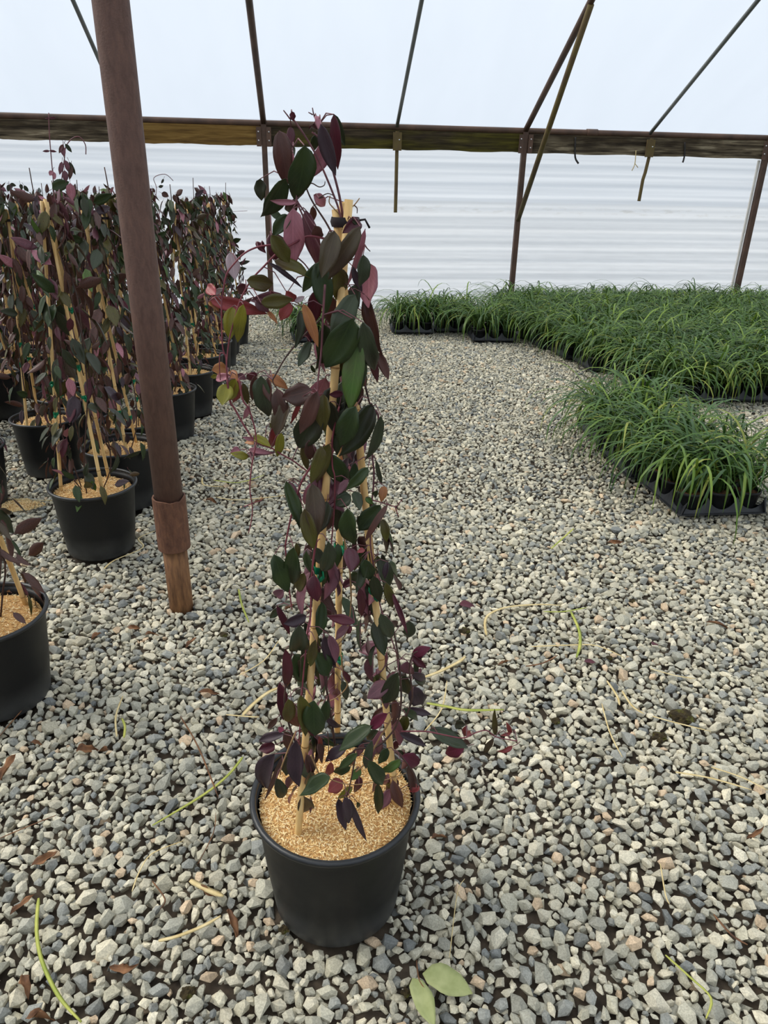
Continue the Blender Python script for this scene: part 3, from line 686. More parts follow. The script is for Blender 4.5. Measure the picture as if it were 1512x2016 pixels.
for k, py in ((0, 1118), (2, 1162), (1, 1073), (1, 1290)): tape(stks[k], SB[k], ST[k], frac_at(k, py), SR[k], (tocam[0]+0.3, tocam[1]), py)
# dark tie round the three cane tops
c = on_plane(680, 437, MAIN, 0.0); mb = MB()
mb.tube([c+Vector((0, 0, -0.006)), c, c+Vector((0, 0, 0.006))], [0.0175, 0.0195, 0.0178], 'black_tie', 12, cap=False)
mb.tube([c+Vector((0.012, -0.012, 0.002)), c+Vector((0.024, -0.016, 0.004)), c+Vector((0.030, -0.014, -0.006))], 0.0015, 'black_tie', 5); mb.build('top_tie', stks[0])

def cone_r(z):   # radius of the cane cone at height z
    return 0.014+0.085*max(0, min(1, (1.25-z)/(1.25-MZ)))
def P3(px, py, off): return on_plane(px, py, MAIN, off)
STEMS = [  # (pixels, radius px, material, depth offset)
    ([(672, 432), (663, 400), (633, 327), (605, 275), (579, 237), (571, 231)], 2.2, 'stem_mauve', .012),
    ([(676, 432), (668, 385), (656, 338), (645, 300), (628, 272), (614, 260)], 2.6, 'stem_mauve', .004),
    ([(657, 466), (640, 435), (617, 400), (605, 375), (598, 350)], 2.0, 'stem_dark', .015),
    ([(640, 505), (625, 480), (600, 432), (585, 400), (572, 370), (568, 330), (577, 290)], 2.0, 'stem_mauve', .02),
    ([(622, 450), (600, 418), (585, 395), (577, 375)], 1.8, 'stem_mauve', .03),
    ([(640, 470), (606, 465), (575, 481), (549, 495), (519, 525), (498, 547), (485, 567), (471, 596), (460, 635), (452, 665), (446, 714), (447, 740)], 2.4, 'stem_red', .035),
    ([(560, 478), (535, 482), (508, 486), (482, 498), (461, 519), (446, 540), (440, 570), (436, 605), (438, 680), (445, 706), (447, 745)], 2.2, 'stem_red', .03),
    ([(535, 470), (564, 494), (580, 503), (600, 520), (614, 540)], 1.8, 'stem_mauve', .02),
    ([(640, 620), (598, 661), (565, 700), (543, 737), (537, 751), (546, 766)], 1.9, 'stem_dark', .03),
    ([(640, 560), (636, 620), (633, 686), (628, 732), (625, 763), (626, 778)], 2.4, 'stem_mauve', .055),
    ([(447, 745), (453, 790), (461, 803), (483, 842), (505, 871), (534, 882), (552, 893), (575, 906), (597, 922), (606, 928)], 2.1, 'stem_red', .03),
    ([(470, 745), (478, 787), (490, 805), (500, 837), (503, 853), (505, 871)], 1.9, 'stem_red', .035),
    ([(625, 900), (606, 928), (593, 950), (581, 989), (572, 1022), (564, 1062), (562, 1079), (566, 1120), (570, 1165), (575, 1200)], 2.2, 'stem_red', .045),
    ([(727, 800), (744, 815), (743, 850), (735, 880), (733, 898), (736, 926), (735, 959), (731, 1000), (729, 1059), (731, 1086), (739, 1132), (748, 1190), (765, 1240), (785, 1300)], 2.4, 'stem_mauve', .02),
    ([(668, 800), (655, 860), (654, 915), (659, 939), (659, 985), (655, 1040), (650, 1090), (640, 1140)], 2.0, 'stem_red', .03),
    ([(678, 1060), (680, 1074), (688, 1119), (691, 1165), (691, 1186), (688, 1217), (679, 1251), (665, 1270)], 2.0, 'stem_tan', .03),
    ([(625, 1050), (616, 1110), (613, 1160), (611, 1213), (606, 1242), (600, 1300), (594, 1370), (590, 1440), (584, 1520)], 2.2, 'stem_red', .06),
    ([(690, 1500), (700, 1475), (737, 1472), (765, 1450), (784, 1419), (790, 1370), (786, 1312), (783, 1286), (775, 1240)], 2.4, 'stem_dark', .05),
    ([(771, 1414), (755, 1440), (737, 1472), (722, 1500), (700, 1520)], 2.4, 'stem_tan', .06),
    ([(583, 1440), (571, 1467), (554, 1511), (552, 1525)], 2.0, 'stem_tan', .06),
    ([(778, 1481), (796, 1496), (817, 1528), (822, 1550)], 1.8, 'stem_dark', .05),
    ([(719, 759), (727, 791), (730, 800)], 2.2, 'stem_dark', .03),
    ([(790, 1440), (838, 1440), (870, 1446), (911, 1453), (935, 1443), (958, 1438), (975, 1450), (1006, 1457), (1018, 1459)], 1.6, 'stem_red', .04),
    ([(735, 985), (750, 989), (778, 997), (786, 990), (792, 983)], 1.3, 'stem_red', .03), ([(778, 997), (781, 1007), (784, 1017)], 1.2, 'stem_red', .03),
    ([(505, 871), (502, 885), (497, 910), (494, 932), (492, 965), (497, 1000), (494, 1030), (489, 1050)], 1.5, 'stem_red', .03), ([(480, 998), (497, 991), (516, 985)], 1.1, 'stem_red', .03),
    ([(660, 1470), (650, 1400), (640, 1340), (630, 1290), (620, 1240)], 2.4, 'stem_dark', .02),
    ([(585, 1470), (570, 1430), (560, 1380), (566, 1330), (575, 1280)], 2.2, 'stem_dark', .05),
    ([(800, 1410), (812, 1370), (806, 1320), (812, 1290), (822, 1282)], 2.0, 'stem_dark', .03),
    ([(672, 1290), (676, 1330), (684, 1350), (665, 1372), (648, 1380)], 1.8, 'stem_tan', -.02),
    ([(571, 234), (565, 226), (558, 217)], 1.6, 'stem_mauve', .012), ([(628, 245), (619, 230), (615, 212)], 1.6, 'stem_mauve', .01), ([(616, 226), (607, 221)], 0.9, 'stem_mauve', .01),
    ([(605, 362), (615, 361), (628, 368), (638, 365), (640, 357)], 1.2, 'stem_dark', .02), ([(672, 425), (655, 408), (648, 398), (650, 385)], 1.4, 'stem_tan', .01),
    ([(690, 410), (699, 402), (708, 390)], 1.2, 'stem_tan', .0), ([(697, 404), (703, 410), (703, 420)], 0.8, 'stem_dark', .0), ([(716, 480), (722, 488), (729, 495)], 0.9, 'stem_dark', .02),
    ([(637, 388), (628, 390), (645, 381), (660, 387)], 0.9, 'stem_dark', .01), ([(446, 700), (434, 695), (432, 720), (434, 748)], 0.8, 'stem_red', .03),
    ([(700, 1490), (690, 1540), (682, 1572)], 1.6, 'stem_dark', .07), ([(640, 1530), (690, 1545), (760, 1535), (800, 1522)], 1.0, 'stem_tan', .07),
    ([(612, 1487), (620, 1505), (630, 1528)], 1.8, 'stem_tan', .05), ([(645, 1440), (647, 1470), (645, 1500)], 1.2, 'stem_dark', .04),
]
STEM_PTS = []
for pxs, rp, m_, off in STEMS:
    pts = [P3(a, b, off+0.6*(cone_r(P3(a, b, 0).z)-0.02)*(1 if off >= .02 else 0.3)) for a, b in pxs]
    pts = spline(pts, 4); sc = (project(pts[0])[2])/FPX
    r0 = max(0.0009, rp*sc); mb = MB(); N = len(pts); mb.tube(pts, [r0*(1-0.35*i/(N-1)) for i in range(N)], m_, 6); mb.build('stem', vine)
    STEM_PTS += pts
STEM_PTS += [SB[k]+(ST[k]-SB[k])*q/40 for k in range(3) for q in range(41)]
SPN = np.array([p[:] for p in STEM_PTS])
LEAVES = """
549 258 569 360 31 b f;573 250 570 288 14 k m;578 286 565 334 18 d m;577 300 575 376 7 r f;599 286 599 397 40 g F;643 274 612 354 26 r m;632 245 657 339 24 p F;657 225 666 333 18 k f;658 225 672 284 14 d m
575 220 578 237 10 k f;623 228 628 247 10 r f;618 243 611 258 14 k m;620 266 619 299 13 g m;512 352 514 392 20 d m;562 351 516 431 33 g F;583 398 535 398 10 r F;578 392 570 426 20 b m;577 410 574 520 34 r f
602 413 624 528 26 m m;616 406 613 443 12 b b;618 384 643 406 18 r m;532 416 556 436 12 g m;571 424 539 464 22 g f;534 463 566 518 26 o F;531 459 568 521 32 k m;540 513 607 544 22 o f;529 517 597 561 9 p f
504 476 521 497 10 k f;516 474 519 498 8 k f;453 497 464 547 22 w f;486 552 537 557 27 o F;424 581 408 563 18 R f;438 568 420 579 9 w f;412 589 516 620 24 R m;411 593 431 609 14 c m;484 560 467 580 18 k m
560 584 495 586 18 m m;504 590 528 613 18 m m;514 596 574 590 24 o F;526 611 546 638 8 c m;563 573 582 592 14 R f;572 596 555 631 20 R f;580 594 599 583 9 w f;533 572 540 581 7 r m;457 604 452 666 25 y F;479 599 465 679 20 y F
446 725 420 730 22 c f;428 739 415 743 8 y m;453 740 417 749 14 r f;453 730 467 744 14 c m;446 756 440 796 26 y F;463 746 449 790 22 y f;471 746 462 801 14 R f;466 738 482 747 12 m m;478 754 491 796 12 o f;506 735 483 747 14 k m
502 739 498 793 14 b f;514 740 523 825 31 s F;527 744 534 788 16 b F;530 739 561 763 16 c m;491 799 479 826 9 r f;544 767 556 838 25 b f;614 767 561 786 33 b f;566 792 543 858 26 h f;598 779 573 831 8 R f
624 771 596 849 26 b F;637 776 637 849 26 o F;626 804 586 877 44 d f;650 791 666 861 26 d f;700 800 670 882 36 g F;733 795 673 896 40 d f;655 845 660 886 20 d m;750 818 720 912 20 s F;733 862 738 884 8 G m;699 886 690 916 14 p m;708 885 713 919 18 p m
597 871 602 928 13 o f;608 867 612 911 18 b f;633 879 616 950 25 o F;648 874 620 953 26 o f;699 911 694 951 14 g f;725 920 685 964 18 g F;652 942 661 976 14 d m;645 950 650 999 18 k m;686 944 665 971 12 m f;691 976 662 993 26 d f;696 968 709 1002 18 s f
614 952 627 1051 32 h F;609 952 606 1002 16 r f;563 947 587 1036 21 g F;569 948 577 994 20 m f;585 965 590 1012 14 k m;599 1002 616 1076 25 o F;643 992 650 1060 20 b f;636 1000 628 1046 16 m m;664 998 662 1044 16 d m;684 1001 692 1083 31 g F
749 994 706 1042 30 g f;712 1012 715 1046 16 d m;763 993 716 1070 12 b F;752 1022 764 1066 15 o f;757 957 750 985 14 c f;744 966 731 980 9 g f;720 979 734 991 10 G f;740 906 752 966 8 s f;724 950 704 976 14 b m
540 1092 562 1165 28 g F;578 1077 569 1158 26 g F;583 1069 588 1097 9 o f;586 1108 581 1166 12 d m;620 1077 631 1108 18 s f;647 1066 645 1138 25 s F;665 1070 664 1117 15 g f;660 1114 646 1141 14 d m;599 1128 586 1170 20 o f;619 1132 623 1185 23 k F;634 1112 636 1169 15 g f
648 1145 643 1182 16 m m;667 1120 656 1163 14 m m;686 1078 692 1124 26 m f;680 1085 682 1121 10 b m;697 1142 676 1156 12 k m;605 1080 598 1103 12 w m;557 1161 541 1179 18 m f;712 1096 697 1124 10 o f;716 1099 704 1163 16 s f;718 1102 729 1140 24 g f
735 1133 746 1179 22 d f;724 1088 736 1117 16 b m;718 1082 703 1086 8 R f;763 1106 758 1140 10 p f;752 1091 759 1112 8 d m;760 1147 772 1199 16 o f;708 1158 714 1217 14 k f;722 1163 722 1223 16 m m;721 1148 744 1227 16 d m
773 1167 800 1243 9 k f;749 1208 775 1269 22 s F;805 1222 807 1259 20 s f;756 1275 706 1274 24 m b;773 1222 783 1235 12 b m;814 1291 840 1277 18 K f;811 1290 837 1313 12 k f;802 1302 806 1331 24 m F;812 1325 842 1345 14 p f;823 1318 828 1328 10 k m;819 1302 819 1326 9 s m
783 1324 760 1383 28 d F;815 1334 840 1349 14 d m;545 1192 573 1251 12 k f;554 1192 530 1218 12 s m;574 1186 555 1190 10 s m;603 1212 561 1227 20 p F;634 1185 632 1247 20 g f;698 1226 647 1210 17 k F;686 1228 660 1260 15 m f;692 1233 680 1246 12 k m
589 1230 594 1304 34 s F;621 1260 607 1304 17 o F;578 1288 603 1345 30 g f;622 1285 647 1328 28 g f;615 1233 628 1293 16 o m;639 1252 655 1317 18 p f;648 1250 660 1301 17 m F;562 1278 573 1375 18 k F;676 1320 686 1342 9 k f;600 1225 615 1251 14 d m;625 1205 622 1237 10 d m
551 1344 555 1410 18 k f;567 1376 571 1431 21 o F;592 1369 596 1447 25 o F;618 1379 615 1451 34 g F;644 1379 637 1426 16 g f;643 1413 674 1439 12 p f;546 1413 528 1436 10 b m;559 1437 541 1436 9 K f;560 1445 508 1456 16 p f;541 1466 511 1477 18 k m
541 1484 496 1556 32 p F;556 1488 530 1566 9 b f;582 1457 586 1541 28 p F;570 1487 566 1529 20 d f;603 1486 621 1526 18 b f;544 1532 563 1581 20 d F;628 1450 636 1486 8 R f;620 1449 609 1486 26 d m;637 1454 665 1467 9 g m
763 1342 726 1374 24 m F;759 1355 759 1398 11 m f;814 1352 832 1401 28 p F;760 1393 729 1411 11 b m;758 1392 789 1401 12 d m;791 1396 838 1422 14 g F;804 1394 846 1410 12 p f;763 1405 732 1436 18 K F;731 1429 671 1480 26 g F;682 1469 639 1497 20 p f;744 1438 716 1460 14 d f
733 1458 714 1522 15 s F;736 1469 724 1497 12 m f;715 1464 705 1486 10 m m;786 1443 839 1467 15 p f;792 1488 827 1504 23 K F;726 1496 751 1549 24 g F;788 1494 754 1531 14 G F;763 1473 745 1504 16 g f;704 1483 663 1517 14 g F;690 1510 651 1523 14 g f;710 1514 692 1534 14 G f
652 1501 645 1529 14 R f;674 1537 646 1556 22 R f;649 1529 596 1562 28 g F;694 1549 665 1569 12 y f;666 1572 682 1627 16 p F;678 1569 693 1624 18 p F;688 1572 712 1652 12 p F;703 1579 707 1594 7 d f;707 1528 703 1568 15 k f;744 1542 749 1602 15 d f
804 1504 814 1561 14 b f;825 1547 808 1559 14 R f;783 1477 793 1487 9 s m;800 1408 795 1441 18 o m;779 1458 780 1480 10 k m;846 1437 912 1467 26 s F;914 1471 871 1486 22 K f;916 1427 896 1427 14 d f;919 1429 911 1451 9 R f;927 1443 916 1448 10 R f;915 1455 919 1469 14 b f
975 1447 975 1406 9 o f;972 1454 947 1485 10 h f;1006 1443 996 1425 7 R f;1006 1443 988 1447 6 R f;1009 1469 982 1480 9 R f;659 455 636 541 32 h F;709 446 638 560 30 h F;719 451 680 564 13 r f;629 516 595 580 20 g f;630 513 637 614 34 g f;664 525 671 594 30 o f
695 525 708 575 12 p f;715 501 710 564 22 s F;727 518 726 602 36 r m;719 580 747 695 23 b m;699 580 654 666 36 s F;694 627 646 725 48 g F;714 634 740 746 31 s F;745 694 762 745 16 b m;707 673 683 799 36 G F;721 712 687 802 26 g f;638 639 634 741 36 g f
597 598 630 676 18 c F;591 612 585 682 16 s f;597 639 612 678 10 k m;610 672 586 719 17 s f;624 571 614 642 24 k m;656 586 655 648 26 b m;723 619 733 647 10 b m;675 775 649 776 12 k f;662 779 668 806 16 d m;676 709 664 741 16 d m;612 719 621 736 6 g m
708 435 679 453 22 k f;691 459 667 481 20 d m;690 429 708 445 5 s f;499 860 531 880 14 y F;535 843 538 886 18 R f;531 833 547 853 10 o m;554 852 542 903 16 y f;489 886 531 887 9 r f;486 893 540 892 9 m f;502 866 480 861 7 r f;502 874 481 869 9 c m
472 885 455 891 12 r f;489 900 459 893 13 y f;620 445 634 470 20 b f;700 560 690 620 24 d m;655 690 668 730 22 d m;690 830 700 870 26 d b;655 990 668 1030 20 d b;730 1105 738 1160 18 d b;600 1260 612 1320 24 d b;640 1290 630 1350 20 d b
575 1380 590 1440 22 k b;630 1400 625 1440 22 d b;795 1330 806 1372 20 d b;770 1420 788 1462 18 b b;700 1480 680 1510 16 k b;560 1440 575 1480 16 b b;610 1070 600 1120 16 b b;645 1180 655 1230 18 b b;560 290 548 335 20 k b;590 350 585 392 22 b b
"""
OFF = {'F': .040, 'f': .022, 'm': -.004, 'b': -.028}
rl = random.Random(5); li = 0
for ent in LEAVES.replace('\n', ';').split(';'):
    ent = ent.split()
    if len(ent) != 7: continue
    bx_, by_, tx_, ty_, w_ = map(float, ent[:5]); c_, lay = ent[5], ent[6]
    zc = P3((bx_+tx_)/2, (by_+ty_)/2, 0).z
    side = abs((bx_+tx_)/2-672)
    off = OFF[lay]+rl.uniform(-.006, .006)
    if side < 130: off += cone_r(zc)*{'F': .95, 'f': .6, 'm': .0, 'b': -.5}[lay]
    dtip = rl.uniform(-.016, .016)
    b3 = P3(bx_, by_, off-dtip*0.5); t3 = P3(tx_, ty_, off+dtip*0.5)
    depth = project(b3)[2]; L = (t3-b3).length*1.05; W = w_*depth/FPX*1.10
    x = (t3-b3).normalized(); v = (EYE-b3).normalized(); z = (v-x*v.dot(x)).normalized(); y = z.cross(x)
    an = rl.uniform(-.42, .42); z2 = z*math.cos(an)+y*math.sin(an); y2 = z2.cross(x); W /= math.cos(an)
    M4 = Matrix(((x.x, y2.x, z2.x, b3.x), (x.y, y2.y, z2.y, b3.y), (x.z, y2.z, z2.z, b3.z), (0, 0, 0, 1)))
    # petiole to the closest stem or cane
    d2 = ((SPN-np.array(b3[:]))**2).sum(1); q = int(np.argmin(d2)); pet = None
    sp_ = Vector(SPN[q]); dist = math.sqrt(d2[q])
    inv = M4.inverted()
    if dist < 0.075:
        mid = (sp_+b3)/2+Vector((0, 0, 0.2*dist)); pet = [inv @ sp_, inv @ mid, Vector((0, 0, 0))]
    else: pet = [Vector((-0.018, 0, -0.006)), Vector((-0.008, 0, 0.001)), Vector((0, 0, 0))]
    geo = leaf_geo(L*1.02, W, rl.uniform(-.2, .75), rl.uniform(.12, .55), rl.uniform(-.7, .7), rl.uniform(.015, .07), li, ns=11, petiole=pet)
    if li >= 300: break
    o = link(bpy.data.objects.new('leaf', leaf_mesh(geo, c_, UNDER[c_])), vine); o.matrix_basis = M4; li += 1

# further leaves crowded along the canes, behind the ones listed
fill = []
for q in range(150):
    k = rl.choice((0, 0, 1, 1, 2, 2)); fr = rl.uniform(.04, .86); c3 = SB[k]+(ST[k]-SB[k])*fr
    if 0.20 < fr < 0.36 and k == 1: continue
    a = rl.uniform(0, 6.283); rr = rl.uniform(.006, .030); p = c3+Vector((rr*math.cos(a), rr*math.sin(a)+.008, 0))
    L = rl.uniform(.034, .064)*(1.2 if fr > .45 else 1); dn = Vector((rl.uniform(-.5, .5), rl.uniform(-.5, .5), -1)).normalized(); out = Vector((math.cos(a), math.sin(a), .2))
    z = (out-dn*out.dot(dn)).normalized(); y = z.cross(dn); c_ = rl.choice('ggddbbpokhms')
    geo = leaf_geo(L, L*rl.uniform(.32, .46), rl.uniform(-.1, .6), rl.uniform(.1, .4), rl.uniform(-.4, .4), .03, 900+q, ns=7, petiole=[(-.010, 0, -.006), (-.004, 0, .001), (0, 0, 0)])
    fill.append((Matrix(((dn.x, y.x, z.x, p.x), (dn.y, y.y, z.y, p.y), (dn.z, y.z, z.z, p.z), (0, 0, 0, 1))), geo, c_))
def join_leaves(lv):
    Vs, Fl, sz, mi, uv, mats = [], [], [], [], [], []; off = 0
    def mid(m):
        if m not in mats: mats.append(m)
        return mats.index(m)
    for M, (V, F, m_, U), c in lv:
        A = np.array(M)[:3]; Vs.append(np.array([tuple(v) for v in V])@A[:, :3].T+A[:, 3]); uv.append(np.array(U))
        tri = (mid(LM(c)), mid(LM(UNDER[c])), mid(MATS['stem_mauve']))
        for f, q in zip(F, m_): Fl += [off+i for i in f]; sz.append(len(f)); mi.append(tri[q])
        off += len(V)
    return mesh_np('inner_foliage', np.concatenate(Vs), Fl, sz, mats, mi, True, None, np.concatenate(uv))
tag(link(bpy.data.objects.new('inner_foliage', join_leaves(fill)), vine), kind='stuff')

# ================================================================== BACKGROUND VINES
TPL = []
for k in range(5): TPL.append(leaf_geo(1.0, [.34, .40, .30, .46, .36][k], [0.1, .3, .5, .0, -.2][k], [.1, .2, .3, .15, .25][k], [0, .2, -.3, .1, .3][k], .02, 60+k, ns=5, petiole=[(-.12, 0, .02), (0, 0, 0)]))
CODES = ['g', 'd', 'o', 'b', 'p', 'm', 'k', 's', 'r', 'G']; CW = [.27, .26, .13, .14, .07, .025, .035, .03, .02, .015]
BUND = {'g': 'b', 'd': 'b', 'o': 'h', 'b': 'm', 'p': 'b', 'm': 'r', 'k': 'm', 's': 'h', 'r': 'm', 'G': 'o'}
TME = {}
def tme(k, c):
    if (k, c) not in TME: TME[(k, c)] = leaf_mesh(TPL[k], c, BUND[c])
    return TME[(k, c)]
def vine_plan(seed, apex):
    """local leaf transforms, canes and stems of one trellised vine (origin on the ground at the pot's centre)"""
    r = random.Random(seed); a0 = r.uniform(0, 6.28); canes = []
    ax = Vector((r.uniform(-.012, .012), r.uniform(-.012, .012), apex))
    for k in range(3):
        a = a0+k*2.094+r.uniform(-.15, .15); b = Vector((0.108*math.cos(a), 0.108*math.sin(a), MULCH_Z+0.008))
        tp = ax+Vector((-0.014*math.cos(a), -0.014*math.sin(a), r.uniform(-.015, .02))); canes.append((b, tp))
    rad = lambda z: 0.022+0.092*max(0, (apex-z)/(apex-MULCH_Z))
    stems = []
    for k in range(5):
        a = r.uniform(0, 6.28); w = r.uniform(-2.2, 2.2); pts = []
        zt = apex-r.uniform(0, .12) if k else apex+r.uniform(.04, .16)
        for q in range(11):
            z = MULCH_Z+(zt-MULCH_Z)*q/10; aa = a+w*q/10; rr = rad(z)*(.35+.65*min(1, q/2))+r.uniform(-.008, .008); pts.append(Vector((rr*math.cos(aa), rr*math.sin(aa), z)))
        stems.append(pts)
    lv = []
    n = 225
    for q in range(n):
        z = MULCH_Z+0.03+(apex+0.03-MULCH_Z)*(q+r.random())/n
        a = r.uniform(0, 6.28); rr = rad(z)*r.uniform(.75, 1.25)+r.uniform(.0, .03); p = Vector((rr*math.cos(a), rr*math.sin(a), z))
        L = r.uniform(.048, .098)*(1.0 if z > .55 else .85)
        dn = Vector((math.cos(a)*r.uniform(-.1, .8)+r.uniform(-.5, .5), math.sin(a)*r.uniform(-.1, .8)+r.uniform(-.5, .5), -1.0 if r.random() < .85 else .3)).normalized()
        out = Vector((math.cos(a), math.sin(a), .35)).normalized(); zz = (out-dn*out.dot(dn)).normalized()
        if r.random() < .10: zz = -zz
        yy = zz.cross(dn)
        M = Matrix(((dn.x*L, yy.x*L, zz.x*L, p.x), (dn.y*L, yy.y*L, zz.y*L, p.y), (dn.z*L, yy.z*L, zz.z*L, p.z), (0, 0, 0, 1)))
        lv.append((M, r.randrange(5), r.choices(CODES, CW)[0]))
    return canes, stems, lv
def foliage_mesh(lv):
    Vs, Fl, sz, mi, uv, mats = [], [], [], [], [], []; off = 0
    def mid(m):
        if m not in mats: mats.append(m)
        return mats.index(m)
    for M, k, c in lv:
        V, F, m_, U = TPL[k]; A = np.array(M)[:3]; W = np.array(V)@A[:, :3].T+A[:, 3]
        tri = (mid(LM(c)), mid(LM(BUND[c])), mid(MATS['stem_mauve']))
        Vs.append(W); uv.append(np.array(U))
        for f, q in zip(F, m_): Fl += [off+i for i in f]; sz.append(len(f)); mi.append(tri[q])
        off += len(V)
    return mesh_np('foliage', np.concatenate(Vs), Fl, sz, mats, mi, True, None, np.concatenate(uv))
def stem_mesh(stems):
    mb = MB()
    for k, pts in enumerate(stems): mb.tube(spline(pts, 2), 0.0024, ['stem_dark', 'stem_mauve', 'stem_tan'][k % 3], 5)
    return mb
NEAR_N = 13
order = sorted(range(len(VINES)), key=lambda k: (0 if VINES[k][0] > -1.0 else 1.0)+VINES[k][1]*0.5)
near = set([0, 1, 2, 3, 4, 5, 6, 7, 11, 12, 13, 14, 21])
FAR_VAR = []
for q in range(5):
    cn, sm, lv = vine_plan(900+q, 1.16); FAR_VAR.append((cn, sm, foliage_mesh(lv)))
ORD = ['first', 'second', 'third', 'fourth', 'fifth', 'sixth', 'seventh', 'eighth', 'ninth', 'tenth', 'eleventh']
VLAB = {}
for nm, lo, hi in (('row along the open gravel', -1.0, 0), ('second row in from the open gravel', -1.6, -1.0), ('third row in from the open gravel', -2.1, -1.6), ('fourth row in from the open gravel', -2.6, -2.1), ('innermost row of the block', -4, -2.6)):
    ks = sorted([k for k in range(len(VINES)) if lo < VINES[k][0] <= hi], key=lambda k: VINES[k][1])
    for n_, k in enumerate(ks): VLAB[k] = ORD[n_]+' vine from the free end, '+nm
VLAB[0] = 'vine in black pot set apart from the vine block, nearest the lone vine'
VLAB[1] = 'staked vine just behind the rusty pillar, beside the set-apart pot'
rv = random.Random(33)
far_cache = {}
for k, (x, y, ap, rz) in enumerate(VINES):
    lab, gp = VLAB[k], 'staked vines in the block'
    t = empty('potted_vine', (x, y, 0.006), 0.0); tag(t, lab, 'potted plant', gp)
    p = link(bpy.data.objects.new('pot', POT_ME), t); link(bpy.data.objects.new('rim', RIM_ME), p); p.rotation_euler = (rv.uniform(-.012, .012), rv.uniform(-.012, .012), rz)
    h = link(bpy.data.objects.new('rice_hull_mulch', HUSK_FAR[k % 3]), t); tag(h, kind='stuff'); h.location = (0, 0, MULCH_Z-0.004); h.rotation_euler = (0, 0, rz)
    if k in near:
        cn, sm, lv = vine_plan(500+k, ap)
        if k == 1:   # the canes that show plainly
            gl = lambda a, b: ground(a, b, MULCH_Z+0.014)-Vector((x, y, 0.006))
            tops = [on_plane(a, b, (x, y))-Vector((x, y, 0.006)) for a, b in ((82, 396), (88, 392), (92, 398))]
            cn = [(gl(120, 962), tops[0]), (gl(204, 978), tops[1]), (gl(214, 938), tops[2])]
        for j, (b, tp) in enumerate(cn):
            d = (tp-b).normalized(); s = stake('bamboo_stake', b-d*0.08, tp, 0.0068, t, 70+k*3+j)
            for q in range(2): tape(s, b, tp, rv.uniform(.12, .7), 0.0064, (rv.uniform(-.4, 1), -1), k*9+q)
        c = cn[0][1]*0.33+cn[1][1]*0.33+cn[2][1]*0.34-Vector((0, 0, 0.05)); mb = MB(); mb.tube([c-Vector((0, 0, .005)), c+Vector((0, 0, .005))], 0.019, 'black_tie', 10, cap=False); mb.build('top_tie', s)
        for j, pts in enumerate(sm): mb = stem_mesh([pts]); mb.build('stem', t)
        for M, kk, c in lv: o = link(bpy.data.objects.new('leaf', tme(kk, c)), t); o.matrix_basis = M
    else:
        v = k % 5; cn, sm, fm = FAR_VAR[v]; R3 = Matrix.Rotation(rz, 4, 'Z'); sc = ap/1.16
        if v not in far_cache:
            st = []
            for j, (b, tp) in enumerate(cn):
                s = stake('bamboo_stake', b-(tp-b)*0.07, tp, 0.0066, None, 300+v*3+j); ti = tape(s, b, tp, rv.uniform(.2, .7), 0.0062, (0.3, -1), j); st.append((s.data, ti.data)); bpy.data.objects.remove(ti); bpy.data.objects.remove(s)
            s = stem_mesh(sm).build('stem'); far_cache[v] = (st, s.data); bpy.data.objects.remove(s)
        st, smd = far_cache[v]
        for sdat, tdat in st:
            s = link(bpy.data.objects.new('bamboo_stake', sdat), t); s.matrix_basis = R3; link(bpy.data.objects.new('tie', tdat), s)
        s = link(bpy.data.objects.new('stem', smd), t); s.matrix_basis = R3
        f = link(bpy.data.objects.new('foliage', fm), t); tag(f, kind='stuff'); f.matrix_basis = R3
# long loose shoots above the block
def shoot(root, pxs, leaves, base):
    pts = spline([on_plane(a, b, base) - Vector(root.location) for a, b in pxs], 4); mb = MB(); mb.tube(pts, 0.0016, 'stem_mauve', 5); mb.build('stem', root)
    for (a, b, c, d, w, col) in leaves:
        b3 = on_plane(a, b, base, .01); t3 = on_plane(c, d, base, .012); L = (t3-b3).length; W = w*project(b3)[2]/FPX
        x = (t3-b3).normalized(); v = (EYE-b3).normalized(); z = (v-x*v.dot(x)).normalized(); y = z.cross(x); q = b3-Vector(root.location)
        geo = leaf_geo(L, W, .2, .15, .1, .02, int(a+b), ns=6, petiole=[(-.012, 0, .003), (0, 0, 0)])
        o = link(bpy.data.objects.new('leaf', leaf_mesh(geo, col, UNDER[col])), root); o.matrix_basis = Matrix(((x.x, y.x, z.x, q.x), (x.y, y.y, z.y, q.y), (x.z, y.z, z.z, q.z), (0, 0, 0, 1)))
roots = [o for o in COL.objects if o.name.startswith('potted_vine') and o.parent is None]
byxy = lambda x, y: min(roots[1:], key=lambda o: (o.location.x-x)**2+(o.location.y-y)**2)
r_ = byxy(-0.815, 2.54); bs = (-0.815, 2.54)
shoot(r_, [(108, 400), (104, 345), (100, 300), (97, 260), (96, 222)], [(98, 297, 84, 299, 4, 'k'), (97, 297, 112, 298, 4, 'k'), (103, 336, 98, 346, 8, 'r'), (105, 338, 109, 354, 7, 'r'), (96, 232, 90, 234, 3, 'k'), (97, 233, 111, 232, 4, 'k')], bs)
shoot(r_, [(118, 398), (122, 350), (127, 310), (130, 288), (143, 272), (157, 270), (168, 285), (169, 304)], [(125, 284, 116, 302, 7, 'b'), (124, 288, 125, 308, 9, 'm'), (128, 283, 142, 300, 7, 'd'), (122, 318, 119, 345, 8, 'm'), (128, 315, 138, 340, 9, 'm'), (136, 318, 148, 345, 7, 'd'), (127, 335, 131, 360, 10, 'm'), (140, 325, 138, 355, 8, 'b'), (103, 372, 135, 355, 20, 'g'), (138, 360, 142, 396, 16, 'r')], bs)
r_ = byxy(-1.25, 3.38); bs = (-1.25, 3.38)
